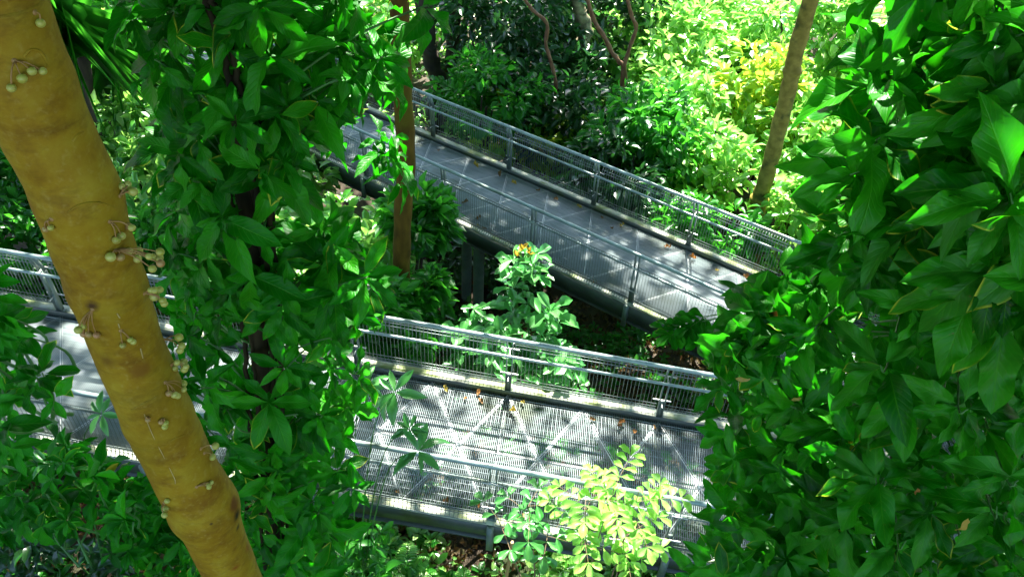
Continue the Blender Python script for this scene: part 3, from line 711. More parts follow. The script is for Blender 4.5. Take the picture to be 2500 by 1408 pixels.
for nm, px, py, d, m_, L_, dr in (('yellow_leaf', 2365, 1265, 2.6, 'dead_yellow', .10, (.1, 0, -1)), ('yellow_leaf', 1835, 925, 3.6, 'dead_yellow', .07, (-1, 0, -.2)), ('dead_leaf', 1925, 740, 3.4, 'dead_orange', .12, (-.6, 0, -1)),
                               ('dead_leaf', 2045, 830, 3.3, 'dead_brown', .12, (-1, 0, .1)), ('yellow_leaf', 1930, 975, 3.5, 'dead_yellow', .05, (1, 0, .1)), ('dead_leaf', 2240, 1190, 3.0, 'dead_orange', .07, (.5, 0, -1))):
    mb = MB(); leaves(mb, [at(px, py, d)], [dr], [[.2, -1, .4]], L_, .18, T_VINE, gr_); mb.build(nm, M[m_], right_tree, smooth=True)
shade_canopy_parent.append((right_tree, core2[0][:2]))

# ------------------------------------------------------------------ slim trunks
def px_path(pts, hd):
    o = []
    for px, py in pts:
        ray = at(px, py, 1.0) - CAM; o.append(at(px, py, hd / ray[1]))
    return A_(o)
def slim(name, label, pts, hd, r, mat, nodes=(), seed=1, owner=True, cat='tree', wob=.03):
    p = px_path(pts, hd); top = p[0] + nrm(p[0] - p[1]) * 5; g0 = float(gz(p[-1][0], p[-1][1]))
    p = np.vstack([top, p]) if owner else p
    if p[-1][2] > g0 + 0.1: p = np.vstack([p, [p[-1][0], p[-1][1], g0 - .2]])
    th = thing(name, label, cat, (p[-1][0], p[-1][1], g0))
    sp = smooth_pts(p, 14); rr_ = np.full(len(sp), r) * np.linspace(.92, 1.1, len(sp))
    for (nx, ny) in nodes:
        c = px_path([(nx, ny)], hd)[0]; rr_ = rr_ * (1 + .22 * np.exp(-((sp[:, 2] - c[2]) / .05) ** 2))
    if len(nodes): sp2 = []
    mb = MB(); mb.tube(sp, rr_, 18, wob, seed=seed); mb.build('trunk', mat, th, smooth=True)
    if owner: shade_canopy_parent.append((th, top[:2]))
    return th, sp
slim_mid, _ = slim('slim_tree', 'straight slim ochre brown trunk standing between the two ramps, left of centre', [(972, -40), (978, 100), (984, 250), (992, 380), (985, 500), (981, 620), (983, 760), (990, 900)], 9.3, 0.125, M['bark_slim'])
dense = [(1985, -20), (1962, 60), (1940, 140), (1935, 172), (1925, 220), (1900, 320), (1880, 400), (1862, 460), (1854, 485), (1848, 520), (1838, 600), (1830, 690)]
slim_right, _ = slim('slim_tree', 'slim leaning olive brown trunk with swollen rings behind the far railing at upper right', dense, 14.3, 0.155, M['bark_olive'], nodes=[(1935, 172), (1854, 485)])
slim('dark_tree', 'straight near-black trunk at top centre, tallest of the two dark trunks behind the ramp', [(1112, -20), (1108, 60), (1104, 120), (1098, 200), (1095, 260)], 21.0, 0.17, M['bark_dark'], wob=.06)
slim('dark_tree', 'crooked dark trunk just left of the straight near-black trunk, behind the railing', [(1040, 60), (1048, 120), (1060, 170), (1075, 215), (1060, 270), (1070, 330)], 19.5, 0.2, M['bark_dark'], wob=.08)
slim('mottled_tree', 'pale mottled trunk bending left into a dark limb at top centre', [(1405, -20), (1415, 30), (1430, 70), (1425, 100), (1395, 140), (1375, 165), (1345, 250), (1330, 330)], 20.5, 0.18, M['bark_mottled'], wob=.08)
slim('dark_tree', 'thin dark trunk in the shade at upper left, behind the thick mustard trunk', [(185, -20), (192, 60), (205, 150), (213, 240), (222, 300)], 13.5, 0.11, M['bark_dark'], owner=True)
slim('dark_tree', 'short gnarled dark trunk behind the far railing, right of centre', [(1680, 300), (1655, 345), (1640, 385), (1622, 440), (1612, 500), (1605, 560)], 16.8, 0.10, M['bark_dark'], wob=.12, owner=False)
slim('forest_creeper', 'thin reddish woody creeper hanging at top centre, forked above the railing', [(1275, -10), (1300, 25), (1335, 58), (1333, 110), (1345, 150), (1357, 205), (1355, 260), (1352, 320)], 17.6, 0.04, M['bark_red'], wob=.08, cat='creeper', owner=False)
slim('forest_creeper', 'thicker reddish creeper curving down at top centre, right of the mottled trunk', [(1432, -10), (1450, 50), (1475, 90), (1495, 130), (1510, 150), (1520, 200)], 17.8, 0.05, M['bark_red'], wob=.08, cat='creeper', owner=False)
slim('forest_creeper', 'wavy brown creeper at top right of centre, rightmost of the hanging creepers', [(1530, -10), (1542, 40), (1553, 70), (1535, 125), (1525, 170), (1535, 230), (1547, 285)], 17.6, 0.045, M['bark_red'], wob=.08, cat='creeper', owner=False)

# ------------------------------------------------------------------ shrubs and crowns behind
def cloud(mb, C, R, N, Ln, Wd, tm, g, clumps=None, droop=0.35, up=1.0):
    C = A_(C); R = A_(R, float)
    nc = clumps or max(6, int(N / 45))
    cc = nrm(g.normal(0, 1, (nc, 3))) * g.uniform(.25, 1, (nc, 1)) ** .5
    cr2 = g.uniform(.16, .36, nc)
    k = g.integers(0, nc, N)
    P = cc[k] + nrm(g.normal(0, 1, (N, 3))) * (cr2[k] * g.uniform(.3, 1, N) ** .5)[:, None]
    out = nrm(P - cc[k]) * .6 + nrm(P) * .5
    P = C + P * R
    gzz = gz(P[:, 0], P[:, 1]); P[:, 2] = np.maximum(P[:, 2], gzz + .05)
    D = nrm(out + g.normal(0, .5, (N, 3)) - UPV * droop); Nn = nrm(UPV * up + out * .5 + g.normal(0, .45, (N, 3)))
    leaves(mb, P, D, Nn, Ln * g.uniform(.6, 1.25, N), Wd * g.uniform(.8, 1.2, N), tm, g)

def bush(name, label, cat, px, py, d, rx, rz, N, Ln, Wd, mat, tm=None, trunk_r=0.05, bark='bark_dark', seed=0, ry=None, droop=.35, group=None):
    g = np.random.default_rng(seed + 100); C = at(px, py, d); g0 = float(gz(C[0], C[1]))
    if C[2] < g0 + rz * .5: C[2] = g0 + rz * .5
    th = thing(name, label, cat, (C[0], C[1], g0), group)
    mb = MB(); cloud(mb, C, (rx, ry or rx, rz), N, Ln, Wd, tm or T_SMALL, g, droop=droop); mb.build('crown', M[mat], th, smooth=True)
    tb = MB(); nst = int(g.integers(2, 5))
    for s in range(nst):
        a = g.uniform(0, 6.28); e = C + A_([math.cos(a) * rx * .6, math.sin(a) * rx * .6, rz * g.uniform(-.1, .6)])
        st = A_([C[0] + g.normal(0, .08), C[1] + g.normal(0, .08), g0 - .1]); m1 = st * .45 + e * .55 + A_([g.normal(0, .1), 0, .15])
        tb.tube(smooth_pts([st, m1, e], 6), np.linspace(trunk_r, trunk_r * .35, 13), 7, .08, seed=s)
    tb.build('trunk', M[bark], th, smooth=True)
    return th

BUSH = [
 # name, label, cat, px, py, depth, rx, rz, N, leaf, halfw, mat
 ('dark_crowned_tree', 'dense dark shaded tree at top centre above the ramp, between the dark and the mottled trunks', 'tree', 1240, 60, 22, 2.2, 1.9, 3800, .24, .24, 'dark'),
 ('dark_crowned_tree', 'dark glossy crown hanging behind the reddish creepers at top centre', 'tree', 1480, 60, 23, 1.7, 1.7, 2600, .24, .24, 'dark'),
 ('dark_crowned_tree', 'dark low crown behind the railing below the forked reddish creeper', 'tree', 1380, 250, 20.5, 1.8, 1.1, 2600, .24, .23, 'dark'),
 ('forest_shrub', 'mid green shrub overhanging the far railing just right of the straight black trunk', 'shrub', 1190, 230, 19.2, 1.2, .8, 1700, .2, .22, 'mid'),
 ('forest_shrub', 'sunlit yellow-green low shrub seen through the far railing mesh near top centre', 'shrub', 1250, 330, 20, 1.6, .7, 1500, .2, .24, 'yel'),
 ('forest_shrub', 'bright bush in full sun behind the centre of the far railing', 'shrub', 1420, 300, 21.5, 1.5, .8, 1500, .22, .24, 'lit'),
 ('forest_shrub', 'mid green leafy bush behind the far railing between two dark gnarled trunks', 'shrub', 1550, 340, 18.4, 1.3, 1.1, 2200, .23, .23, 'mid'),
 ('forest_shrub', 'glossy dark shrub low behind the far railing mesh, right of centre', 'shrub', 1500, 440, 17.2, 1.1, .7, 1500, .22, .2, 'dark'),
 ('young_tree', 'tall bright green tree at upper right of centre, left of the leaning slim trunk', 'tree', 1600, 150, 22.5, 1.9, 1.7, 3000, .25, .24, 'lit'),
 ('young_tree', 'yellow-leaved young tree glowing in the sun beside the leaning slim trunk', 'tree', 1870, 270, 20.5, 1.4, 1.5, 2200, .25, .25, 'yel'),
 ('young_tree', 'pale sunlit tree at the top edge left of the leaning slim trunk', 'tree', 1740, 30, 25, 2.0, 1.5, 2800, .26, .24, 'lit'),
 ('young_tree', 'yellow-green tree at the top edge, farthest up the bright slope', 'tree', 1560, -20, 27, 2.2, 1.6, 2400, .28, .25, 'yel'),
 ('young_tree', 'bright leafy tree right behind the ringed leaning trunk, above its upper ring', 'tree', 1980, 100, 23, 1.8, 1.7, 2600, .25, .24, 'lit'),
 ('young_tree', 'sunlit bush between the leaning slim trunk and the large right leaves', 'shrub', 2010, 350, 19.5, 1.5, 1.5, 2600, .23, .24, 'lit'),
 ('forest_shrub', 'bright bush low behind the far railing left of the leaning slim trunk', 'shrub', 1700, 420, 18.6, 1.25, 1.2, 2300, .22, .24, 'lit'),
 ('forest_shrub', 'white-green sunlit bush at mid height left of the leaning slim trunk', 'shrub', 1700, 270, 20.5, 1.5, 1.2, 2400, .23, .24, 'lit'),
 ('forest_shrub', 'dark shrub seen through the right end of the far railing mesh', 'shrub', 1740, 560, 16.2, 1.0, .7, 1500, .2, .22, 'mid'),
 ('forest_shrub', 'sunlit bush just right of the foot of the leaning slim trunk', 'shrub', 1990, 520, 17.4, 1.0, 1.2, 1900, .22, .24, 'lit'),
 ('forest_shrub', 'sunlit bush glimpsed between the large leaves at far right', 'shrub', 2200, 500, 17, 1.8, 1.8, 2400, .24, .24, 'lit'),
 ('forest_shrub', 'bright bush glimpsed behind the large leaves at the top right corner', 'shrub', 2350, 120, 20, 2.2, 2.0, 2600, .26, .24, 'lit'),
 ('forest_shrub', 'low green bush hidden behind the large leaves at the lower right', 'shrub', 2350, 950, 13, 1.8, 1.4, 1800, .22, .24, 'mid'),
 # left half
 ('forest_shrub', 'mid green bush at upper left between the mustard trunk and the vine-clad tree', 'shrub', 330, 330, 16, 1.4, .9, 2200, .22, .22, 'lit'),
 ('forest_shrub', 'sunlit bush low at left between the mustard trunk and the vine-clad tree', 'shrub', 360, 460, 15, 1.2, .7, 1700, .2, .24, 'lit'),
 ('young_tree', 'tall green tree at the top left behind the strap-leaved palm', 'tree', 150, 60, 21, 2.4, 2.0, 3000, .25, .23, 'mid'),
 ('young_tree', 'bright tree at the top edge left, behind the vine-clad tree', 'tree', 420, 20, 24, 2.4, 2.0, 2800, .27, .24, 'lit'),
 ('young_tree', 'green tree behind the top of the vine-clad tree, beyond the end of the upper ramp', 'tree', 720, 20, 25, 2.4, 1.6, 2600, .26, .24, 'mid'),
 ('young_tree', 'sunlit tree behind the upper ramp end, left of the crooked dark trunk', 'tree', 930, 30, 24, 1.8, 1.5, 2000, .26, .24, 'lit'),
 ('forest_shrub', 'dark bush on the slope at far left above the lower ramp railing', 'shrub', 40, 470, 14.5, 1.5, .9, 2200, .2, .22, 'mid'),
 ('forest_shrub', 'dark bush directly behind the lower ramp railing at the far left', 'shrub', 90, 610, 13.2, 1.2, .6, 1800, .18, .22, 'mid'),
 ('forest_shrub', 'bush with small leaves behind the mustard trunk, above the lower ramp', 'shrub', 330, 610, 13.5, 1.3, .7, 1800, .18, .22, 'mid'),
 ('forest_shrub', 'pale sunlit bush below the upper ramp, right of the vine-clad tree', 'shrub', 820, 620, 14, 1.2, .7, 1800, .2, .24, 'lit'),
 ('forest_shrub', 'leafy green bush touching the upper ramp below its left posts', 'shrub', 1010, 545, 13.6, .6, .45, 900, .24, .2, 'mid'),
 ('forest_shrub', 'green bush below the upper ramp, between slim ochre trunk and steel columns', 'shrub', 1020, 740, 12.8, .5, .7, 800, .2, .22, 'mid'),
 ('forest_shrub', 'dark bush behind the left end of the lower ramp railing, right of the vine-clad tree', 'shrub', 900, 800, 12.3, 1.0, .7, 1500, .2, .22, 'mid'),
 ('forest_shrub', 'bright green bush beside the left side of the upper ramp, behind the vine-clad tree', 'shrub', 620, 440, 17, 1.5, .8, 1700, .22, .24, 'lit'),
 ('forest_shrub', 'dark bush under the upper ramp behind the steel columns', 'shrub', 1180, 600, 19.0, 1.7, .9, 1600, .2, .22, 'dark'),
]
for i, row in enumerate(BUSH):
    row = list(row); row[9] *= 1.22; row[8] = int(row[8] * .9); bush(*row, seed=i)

# strap-leaved palms at upper left
def strap_plant(label, px, py, d, n, Ln, seed):
    g = np.random.default_rng(seed); C = at(px, py, d); g0 = float(gz(C[0], C[1]))
    th = thing('strap_leaved_palm', label, 'palm', (C[0], C[1], g0))
    mb = MB(); a = g.uniform(0, 6.28, n); el = g.uniform(.1, 1.2, n)
    D = np.stack([np.cos(a) * np.cos(el), np.sin(a) * np.cos(el), np.sin(el)], -1)
    leaves(mb, np.repeat(C[None], n, 0) + g.normal(0, .06, (n, 3)), D, np.repeat(UPV[None], n, 0) + g.normal(0, .1, (n, 3)), Ln * g.uniform(.7, 1.1, n), .022, T_STRAP, g)
    mb.build('crown', M['mid'], th, smooth=True)
    t = MB(); t.tube([(C[0], C[1], g0 - .1), (C[0] + .05, C[1], (g0 + C[2]) / 2), C], [.07, .06, .05], 8); t.build('trunk', M['bark_dark'], th, smooth=True)
strap_plant('palm with long narrow arching strap leaves at upper left beside the mustard trunk', 170, 130, 14, 70, 1.6, 3)
strap_plant('smaller strap-leaved palm farther right at the top left, behind the vine leaves', 300, 170, 16, 50, 1.4, 4)

# ------------------------------------------------------------------ plants between and before the ramps
def tiered_shrub(name, label, stems, Ln, Wd, mat, tm, seed, group=None, top_orange=(), nl=(4, 6), spacing=.22, base_px=None, side=.35, bark='stem'):
    g = np.random.default_rng(seed); S = stems[0]
    b0 = at(*S[0]); g0 = float(gz(b0[0], b0[1]))
    th = thing(name, label, 'shrub', (b0[0], b0[1], g0), group)
    C, AX = [], []; tb = MB()
    for si, st in enumerate(stems):
        p = A_([at(*q) for q in st]); 
        root = A_([b0[0] * .7 + p[0][0] * .3, b0[1] * .7 + p[0][1] * .3, g0 - .05]); p = np.vstack([root, p]); sp = smooth_pts(p, 8)
        tb.tube(sp, np.linspace(.016, .005, len(sp)), 6)
        L_ = np.concatenate([[0], np.cumsum(np.linalg.norm(np.diff(sp, axis=0), axis=1))])
        s = L_[8] * .6
        while s < L_[-1]:
            c = A_([np.interp(s, L_, sp[:, k]) for k in range(3)])
            f = 1 - .5 * (s / L_[-1])
            for _ in range(3):
                a = g.uniform(0, 6.28); o = A_([math.cos(a), math.sin(a), g.uniform(0, .5)]) * side * f * g.uniform(.5, 1.1)
                tb.tube([c, c + o * .5 + UPV * .02, c + o], [.004, .003, .002], 4, cap=False)
                C.append(c + o); AX.append(nrm(o * .6 + UPV * side))
            s += spacing
        C.append(sp[-1]); AX.append(UPV)
    mb = MB(); rosettes(mb, A_(C), A_(AX), nl, Ln, Wd, tm, g, 1.2, .25); mb.build('foliage', M[mat], th, smooth=True)
    tb.build('stem', M[bark], th, smooth=True)
    if len(top_orange):
        mo = MB(); cc = A_([at(*q) for q in top_orange]); rosettes(mo, cc, np.repeat(UPV[None], len(cc), 0), (4, 6), .11, .22, T_SMALL, g, .7, 0); mo.build('young_leaves', M['orange'], th, smooth=True)
    return th
tiered_shrub('understorey_shrub', 'sunlit pale green shrub with orange tip leaves, in the gap between the two ramps',
    [[(1290, 900, 12.0), (1290, 800, 11.9), (1275, 700, 11.8), (1278, 630, 11.7)], [(1330, 900, 11.8), (1350, 820, 11.6), (1345, 760, 11.5)], [(1260, 930, 11.6), (1230, 860, 11.5), (1225, 800, 11.5)], [(1310, 940, 11.5), (1340, 900, 11.4), (1365, 870, 11.3)]],
    .29, .21, 'pale', T_OBO, 51, top_orange=[(1275, 608, 11.65), (1262, 622, 11.6), (1292, 618, 11.7)], spacing=.2, side=.42)
tiered_shrub('understorey_shrub', 'smaller pale green shrub in front of the steel columns, left of the orange-tipped shrub',
    [[(1165, 860, 12.0), (1162, 800, 12.0), (1155, 755, 12.0)], [(1190, 880, 11.8), (1200, 820, 11.8)], [(1140, 880, 11.8), (1125, 820, 11.8)]],
    .26, .22, 'pale', T_OBO, 52, spacing=.2, side=.3)
tiered_shrub('understorey_shrub', 'shaded low shrub with rounded leaves behind the lower ramp railing, right of centre',
    [[(1400, 1000, 11.9), (1400, 960, 11.8), (1395, 930, 11.8)], [(1430, 1000, 11.8), (1445, 965, 11.7)]], .17, .3, 'mid', T_OBO, 53, spacing=.2, side=.25)
# pale umbrella-like seedlings over the lower ramp
def umbrella_plant(label, tips, seed, Ln=.27):
    g = np.random.default_rng(seed); b0 = at(tips[0][0] - 60, 1330, 8.8); g0 = float(gz(b0[0], b0[1]))
    th = thing('umbrella_leaf_plant', label, 'plant', (b0[0], b0[1], g0)); tb = MB(); C = []
    for q in tips:
        c = at(*q); tb.tube(smooth_pts([(b0[0], b0[1], g0 - .05), (b0 * .4 + c * .6) + A_([0, 0, .2]), c], 6), np.linspace(.01, .004, 13), 5); C.append(c)
    mb = MB(); rosettes(mb, A_(C), nrm(A_([[0, -.35, 1]] * len(C)) + g.normal(0, .12, (len(C), 3))), (7, 9), Ln, .15, T_NARROW, g, 1.25, .1, .12)
    mb.build('foliage', M['pale'], th, smooth=True); tb.build('stem', M['stem'], th, smooth=True)
umbrella_plant('pale green plant with umbrella-like leaf whorls over the left of the lower deck', [(895, 945, 8.6), (962, 955, 8.5), (1000, 1045, 8.3), (1020, 1100, 8.2)], 61)
umbrella_plant('small green whorled plant at left beside the near railing of the lower ramp', [(245, 1010, 7.6), (120, 1130, 7.4)], 62, .2)

# bright compound-leaved sapling in front of the lower ramp
def compound_leaf(P, D, Ln, n, mbs, tb, g, lsz):
    """one pinnate leaf: rachis + opposite leaflets"""
    D = nrm(D); side = nrm(np.cross(D, UPV)); pts = [P + D * Ln * t - UPV * Ln * .25 * t * t for t in np.linspace(0, 1, 7)]
    tb.tube(pts, .0025, 4, cap=False); q = []
    for i in range(n):
        t = .3 + .7 * i / (n - 1); c = P + D * Ln * t - UPV * Ln * .25 * t * t
        for s in (-1, 1): q.append((c, nrm(side * s + D * .5 - UPV * .15)))
    q.append((pts[-1], nrm(D - UPV * .3)))
    leaves(mbs, [a for a, _ in q], [b for _, b in q], nrm(UPV + g.normal(0, .15, (len(q), 3))), lsz * g.uniform(.8, 1.15, len(q)), .25, T_OBO, g)
def sapling(name, label, tips, base, lsz, Ln, mat, seed, n=4, per=5, cat='sapling', bark='twig'):
    g = np.random.default_rng(seed); b0 = at(*base); g0 = float(gz(b0[0], b0[1])); th = thing(name, label, cat, (b0[0], b0[1], g0))
    mb = MB(); tb = MB()
    for tpx in tips:
        c = at(*tpx); bb = A_([b0[0] + g.normal(0, .08), b0[1] + g.normal(0, .05), g0 - .05])
        mid_ = bb * .5 + c * .5 + A_([g.normal(0, .08), 0, .1]); sp = smooth_pts([bb, mid_, c], 8); tb.tube(sp, np.linspace(.011, .004, len(sp)), 6)
        for k in range(per):
            a = k * 2.4 + g.uniform(-.3, .3); el = g.uniform(0, .5)
            compound_leaf(sp[-1 - int(g.integers(0, 3))], A_([math.cos(a) * math.cos(el), math.sin(a) * math.cos(el), math.sin(el)]), Ln * g.uniform(.8, 1.2), n, mb, tb, g, lsz)
    mb.build('foliage', M[mat], th, smooth=True); tb.build('stem', M[bark], th, smooth=True)
sapling('compound_leaved_sapling', 'glowing yellow-green sapling with compound leaves in front of the lower ramp, right of centre', [(1430, 1220, 8.0), (1500, 1190, 8.0), (1560, 1200, 8.1), (1420, 1290, 8.3), (1530, 1290, 8.4), (1460, 1340, 8.5)], (1450, 1480, 9.0), .16, .4, 'sap', 71, per=4)
sapling('compound_leaved_sapling', 'pale green sapling with broad leaflets at the near edge of the lower ramp, bottom centre', [(1210, 1250, 8.6), (1340, 1290, 8.7), (1290, 1235, 8.5)], (1330, 1480, 9.2), .17, .3, 'pale', 72, n=2, per=4)
gq = np.random.default_rng(73); mb = MB(); tb = MB(); a0 = at(1850, 800, 4.4)
for tx, ty in ((1690, 790), (1735, 770), (1760, 800)):
    e = at(tx, ty, 4.6); tb.tube(smooth_pts([a0, (a0 + e) / 2 + UPV * .06, e], 6), .004, 5, cap=False)
    for k in range(2): compound_leaf(e, A_([-1 + .6 * k, -.3, .1]), .16, 4, mb, tb, gq, .10)
mb.build('leaf_sprig', M['vine'], right_tree, smooth=True); tb.build('sprig_stalk', M['stem'], right_tree, smooth=True)
# dry broken stem
p = px_path([(1250, 1322), (1243, 1370), (1236, 1408), (1225, 1450)], 4.9); g0 = float(gz(p[-1][0], p[-1][1]))
p = np.vstack([p, [p[-1][0], p[-1][1], g0 - .1]])
mb = MB(); mb.tube(smooth_pts(p, 8), .02, 10, .12, seed=4)
mb.build('broken_stem', M['dry'], origin=(p[-1][0], p[-1][1], g0), smooth=True, cat='stem', label='dry straw-coloured broken stem sticking up at the bottom centre edge')

# shrubs along the lower left
def rosette_bush(name, label, poly, d, dh, n, Ln, Wd, tm, mat, seed, nl=(4, 6), ax=(0, -.3, .8)):
    g = np.random.default_rng(seed); q = sample_poly(poly, n, g); C = A_([at(x, y, d + g.uniform(-dh, dh)) for x, y in q])
    cx = C.mean(0); g0 = float(gz(cx[0], cx[1])); C[:, 2] = np.maximum(C[:, 2], gz(C[:, 0], C[:, 1]) + .08)
    th = thing(name, label, 'shrub', (cx[0], cx[1], g0)); AX = nrm(A_([ax] * n, float) + g.normal(0, .35, (n, 3)))
    mb = MB(); rosettes(mb, C, AX, nl, Ln, Wd, tm, g, 1.25, .35); mb.build('foliage', M[mat], th, smooth=True)
    tb = MB()
    for c in C:
        if g.random() < .35:
            s = c + A_([g.normal(0, .1), g.normal(0, .1), -.45]); tb.tube(smooth_pts([s, s * .4 + c * .6 + g.normal(0, .08, 3), c], 4), np.linspace(.014, .004, 9), 5, cap=False)
    tb.build('stem', M['stem'], th, smooth=True)
rosette_bush('leafy_shrub', 'green shrub at the left edge covering the left end of the lower ramp', [(-60, 650), (0, 690), (30, 760), (110, 880), (150, 980), (30, 1100), (-60, 1100)], 5.2, .5, 34, .2, .2, T_VINE, 'vine', 81)
rosette_bush('leafy_shrub', 'green shrub at the lower left edge just below the near edge of the lower ramp', [(-60, 1050), (120, 1060), (250, 1120), (330, 1180), (300, 1300), (-60, 1300)], 7.6, .6, 95, .2, .2, T_MID, 'vine', 82)
rosette_bush('leafy_shrub', 'shaded shrub at the bottom left between the mustard trunk and the vine-clad tree', [(330, 1150), (480, 1160), (540, 1250), (640, 1408), (300, 1450), (250, 1300)], 8.2, .6, 90, .2, .2, T_MID, 'vine', 83)
rosette_bush('leafy_shrub', 'dark shrub in the bottom left corner', [(-60, 1280), (260, 1290), (330, 1480), (-60, 1480)], 9.2, .3, 60, .2, .2, T_MID, 'dark', 84)
rosette_bush('leafy_shrub', 'bright low shrub at the bottom edge right of the vine-clad tree', [(760, 1290), (930, 1290), (960, 1440), (740, 1440)], 8.9, .3, 45, .16, .22, T_MID, 'mid', 85)

# ferns
def fern(label, px, py, d, n, Ln, seed):
    g = np.random.default_rng(seed); C = at(px, py, d); g0 = float(gz(C[0], C[1])); C[2] = g0 + .05
    mb = MB(); tb = MB()
    for k in range(n):
        a = k * 6.28 / n + g.uniform(-.3, .3); L_ = Ln * g.uniform(.7, 1.1); dr = A_([math.cos(a), math.sin(a), 0])
        t = np.linspace(.12, 1, 16); pts = C + np.outer(t, dr) * L_ * .85 + np.outer(np.sin(t * 2.2), UPV) * L_ * .5
        sd = A_([-dr[1], dr[0], 0]); P = np.vstack([pts, pts]); D = np.vstack([np.repeat((sd + dr * .3)[None], 16, 0), np.repeat((-sd + dr * .3)[None], 16, 0)])
        ll = L_ * .26 * np.sin(np.pi * np.clip(t * .9 + .08, 0, 1)) + .01
        leaves(mb, P, D, np.repeat(UPV[None], 32, 0), np.concatenate([ll, ll]), .14, T_SMALL, g); tb.tube(np.vstack([C, pts]), .003, 4, cap=False)
    th = thing('fern', label, 'fern', C); mb.build('fronds', M['lit'], th, smooth=True); tb.build('frond_stalks', M['stem'], th)
fern('green fern at the bottom edge just left of the broken dry stem', 1130, 1400, 9.7, 8, .45, 91)
fern('green fern below the lower ramp, right of the vine-clad tree', 985, 1330, 9.8, 8, .5, 92)
fern('shaded fern on the ground at the bottom centre, right of the broken dry stem', 1330, 1395, 9.8, 8, .42, 93)

# ------------------------------------------------------------------ ground cover and litter (beyond counting)
def scatter_ground(name, mat, n, Ln, Wd, tm, xr, yr, seed, ros=True, label=None, lift=.08, nl=(4, 6)):
    g = np.random.default_rng(seed); x = g.uniform(*xr, n); y = g.uniform(*yr, n)
    if ros:
        # plants grow in patches
        k = np.sin(x * 1.7 + 2) * np.sin(y * 1.9 + x * .6) + g.normal(0, .4, n) > -.25; x, y = x[k], y[k]
    C = np.stack([x, y, gz(x, y) + lift * g.uniform(.3, 1.6, len(x))], -1); mb = MB()
    if ros: rosettes(mb, C, nrm(UPV + g.normal(0, .3, (len(x), 3))), nl, Ln, Wd, tm, g, 1.15, .1)
    else:
        a = g.uniform(0, 6.28, len(x)); D = np.stack([np.cos(a), np.sin(a), g.normal(0, .2, len(x))], -1)
        leaves(mb, C, D, nrm(UPV + g.normal(0, .35, (len(x), 3))), Ln * g.uniform(.6, 1.3, len(x)), Wd, tm, g)
    o = mb.build(name, M[mat], kind='stuff', smooth=True); o['label'] = label; o['category'] = name.replace('_', ' ')
scatter_ground('ground_cover', 'mid', 11000, .16, .23, T_SMALL, (-11, 9), (2.5, 13), 101, label='low leafy green plants covering the ground below the ramps')
scatter_ground('low_plants', 'lit', 900, .17, .22, T_MID, (-3, 2.5), (4.3, 6.6), 105, label='sunlit leafy seedlings crowding the ground at the bottom centre')
scatter_ground('slope_undergrowth', 'lit', 9000, .22, .24, T_SMALL, (-22, 24), (13, 40), 102, label='bright undergrowth covering the sunny slope behind the upper ramp', lift=.3)
scatter_ground('leaf_litter', 'litter', 16000, .12, .28, T_CURL, (-9, 9), (3, 14), 103, ros=False, label='brown dead leaves strewn over the forest floor below the ramps', lift=.03)

# ------------------------------------------------------------------ fallen leaves lying on the decks
ORD = ['first', 'second', 'third', 'fourth', 'fifth', 'sixth', 'seventh', 'eighth', 'ninth', 'tenth', 'eleventh', 'twelfth', 'thirteenth', 'fourteenth']
def on_ramp(R, px, py, z=0.02):
    ray = at(px, py, 1.0) - CAM; nrmv = np.cross(R.d, R.l)
    return CAM + ray * (((R.o + UPV * z - CAM) @ nrmv) / (ray @ nrmv))
FL = {
 ('upper', 'far'): [(1070, 366, 'b'), (1168, 410, 'y'), (1220, 432, 'b'), (1262, 450, 'y'), (1308, 464, 'b'), (1352, 482, 'b'), (1422, 508, 'y'), (1470, 528, 'b'), (1490, 555, 'b'), (1512, 553, 'y'), (1620, 600, 'o'), (1700, 632, 'o'), (1755, 658, 'y'), (1830, 686, 'b')],
 ('upper', 'near'): [(1107, 505, 'y'), (1104, 525, 'o'), (1156, 556, 'y'), (1190, 562, 'b'), (1126, 496, 'b'), (1440, 688, 'o'), (1330, 640, 'b'), (1160, 535, 'b')],
 ('lower', 'far'): [(1092, 957, 'y'), (1140, 968, 'o'), (1165, 966, 'o'), (1180, 985, 'b'), (1243, 1000, 'y'), (1272, 978, 'y'), (1508, 1033, 'o'), (1520, 1040, 'b'), (1553, 1048, 'o'), (1600, 1050, 'b'), (1455, 1025, 'b')],
 ('lower', 'near'): [(1072, 1073, 'o'), (1168, 1240, 'o'), (1203, 1248, 'o'), (966, 1195, 'b'), (1240, 1260, 'b'), (1395, 1285, 'y'), (1080, 1222, 'b'), (1290, 1265, 'y')],
}
CN = {'y': ('dead_yellow', 'yellow'), 'o': ('dead_orange', 'orange'), 'b': ('dead_brown', 'brown')}
gl = np.random.default_rng(5)
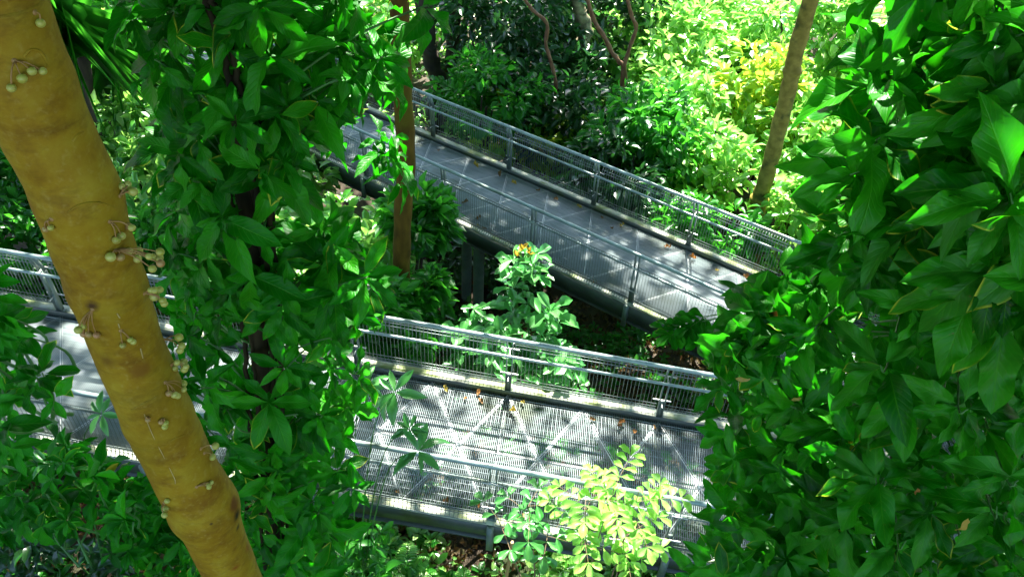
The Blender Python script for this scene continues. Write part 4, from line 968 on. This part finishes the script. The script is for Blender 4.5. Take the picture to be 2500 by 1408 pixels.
for (rn, sd), lst in FL.items():
    R = RB if rn == 'upper' else RA
    for i, (px, py, c) in enumerate(sorted(lst)):
        P = on_ramp(R, px, py); mb = MB(); a = gl.uniform(0, 6.28)
        leaves(mb, [P], [[math.cos(a), math.sin(a), .05]], [UPV + gl.normal(0, .25, 3)], gl.uniform(.10, .15) if rn == 'upper' else gl.uniform(.07, .11), .26, T_CURL, gl)
        mb.build('fallen_leaf', M[CN[c][0]], origin=P, smooth=True, cat='leaf', group='fallen leaves on the walkway decks',
                 label='%s curled fallen leaf on the %s ramp, %s from the left along its %s side' % (CN[c][1], rn, ORD[i], sd))

# ------------------------------------------------------------------ unseen roof of leaves added to shade the scene, split among the trees
gc = np.random.default_rng(77)
NCAN = 110000
x = gc.uniform(-17, 17, NCAN); y = gc.uniform(-2.5, 29, NCAN)
z = CZ + gc.uniform(0.8, 4.5, NCAN)
k = (x < 3.0 + gc.normal(0, 1.0, NCAN)) | (y < 21 + gc.normal(0, 1, NCAN))
P = np.stack([x, y, z], -1)[k]
# clumpiness: leaves gather round twig tips
tips = P[gc.integers(0, len(P), 5800)]
P = tips[gc.integers(0, len(tips), len(P))] + gc.normal(0, .38, (len(P), 3)); P[:, 2] = np.maximum(P[:, 2], CZ + .6)
P = P[canopy_filter(P, gc)]
own = A_([o[1] for o in shade_canopy_parent]); near = np.argmin(((P[:, None, :2] - own[None]) ** 2).sum(-1), 1)
for i, (th, xy) in enumerate(shade_canopy_parent):
    Q = P[near == i]
    if len(Q) < 30: continue
    a = gc.uniform(0, 6.28, len(Q)); D = np.stack([np.cos(a), np.sin(a), gc.uniform(-.8, .1, len(Q))], -1)
    mb = MB(); leaves(mb, Q, D, nrm(UPV + gc.normal(0, .4, (len(Q), 3))), .36 * gc.uniform(.7, 1.3, len(Q)), .24, T_SMALL, gc)
    mb.build('crown', M['canopy'], th)  # unseen shade leaves added overhead, grouped under the nearest tree
    tb = MB(); top = A_([xy[0], xy[1], CZ + 1.2])
    for _ in range(9):
        e = Q[gc.integers(0, len(Q))]; m1 = top * .5 + e * .5 + A_([0, 0, .4]) + gc.normal(0, .3, 3)
        tb.tube(smooth_pts([top, m1, e], 6), np.linspace(.07, .02, 13), 7, .08)
    tb.build('shade_canopy_limbs', M['bark_dark'], th, smooth=True)

for o in bpy.data.objects:
    if '_o' in o: del o['_o']
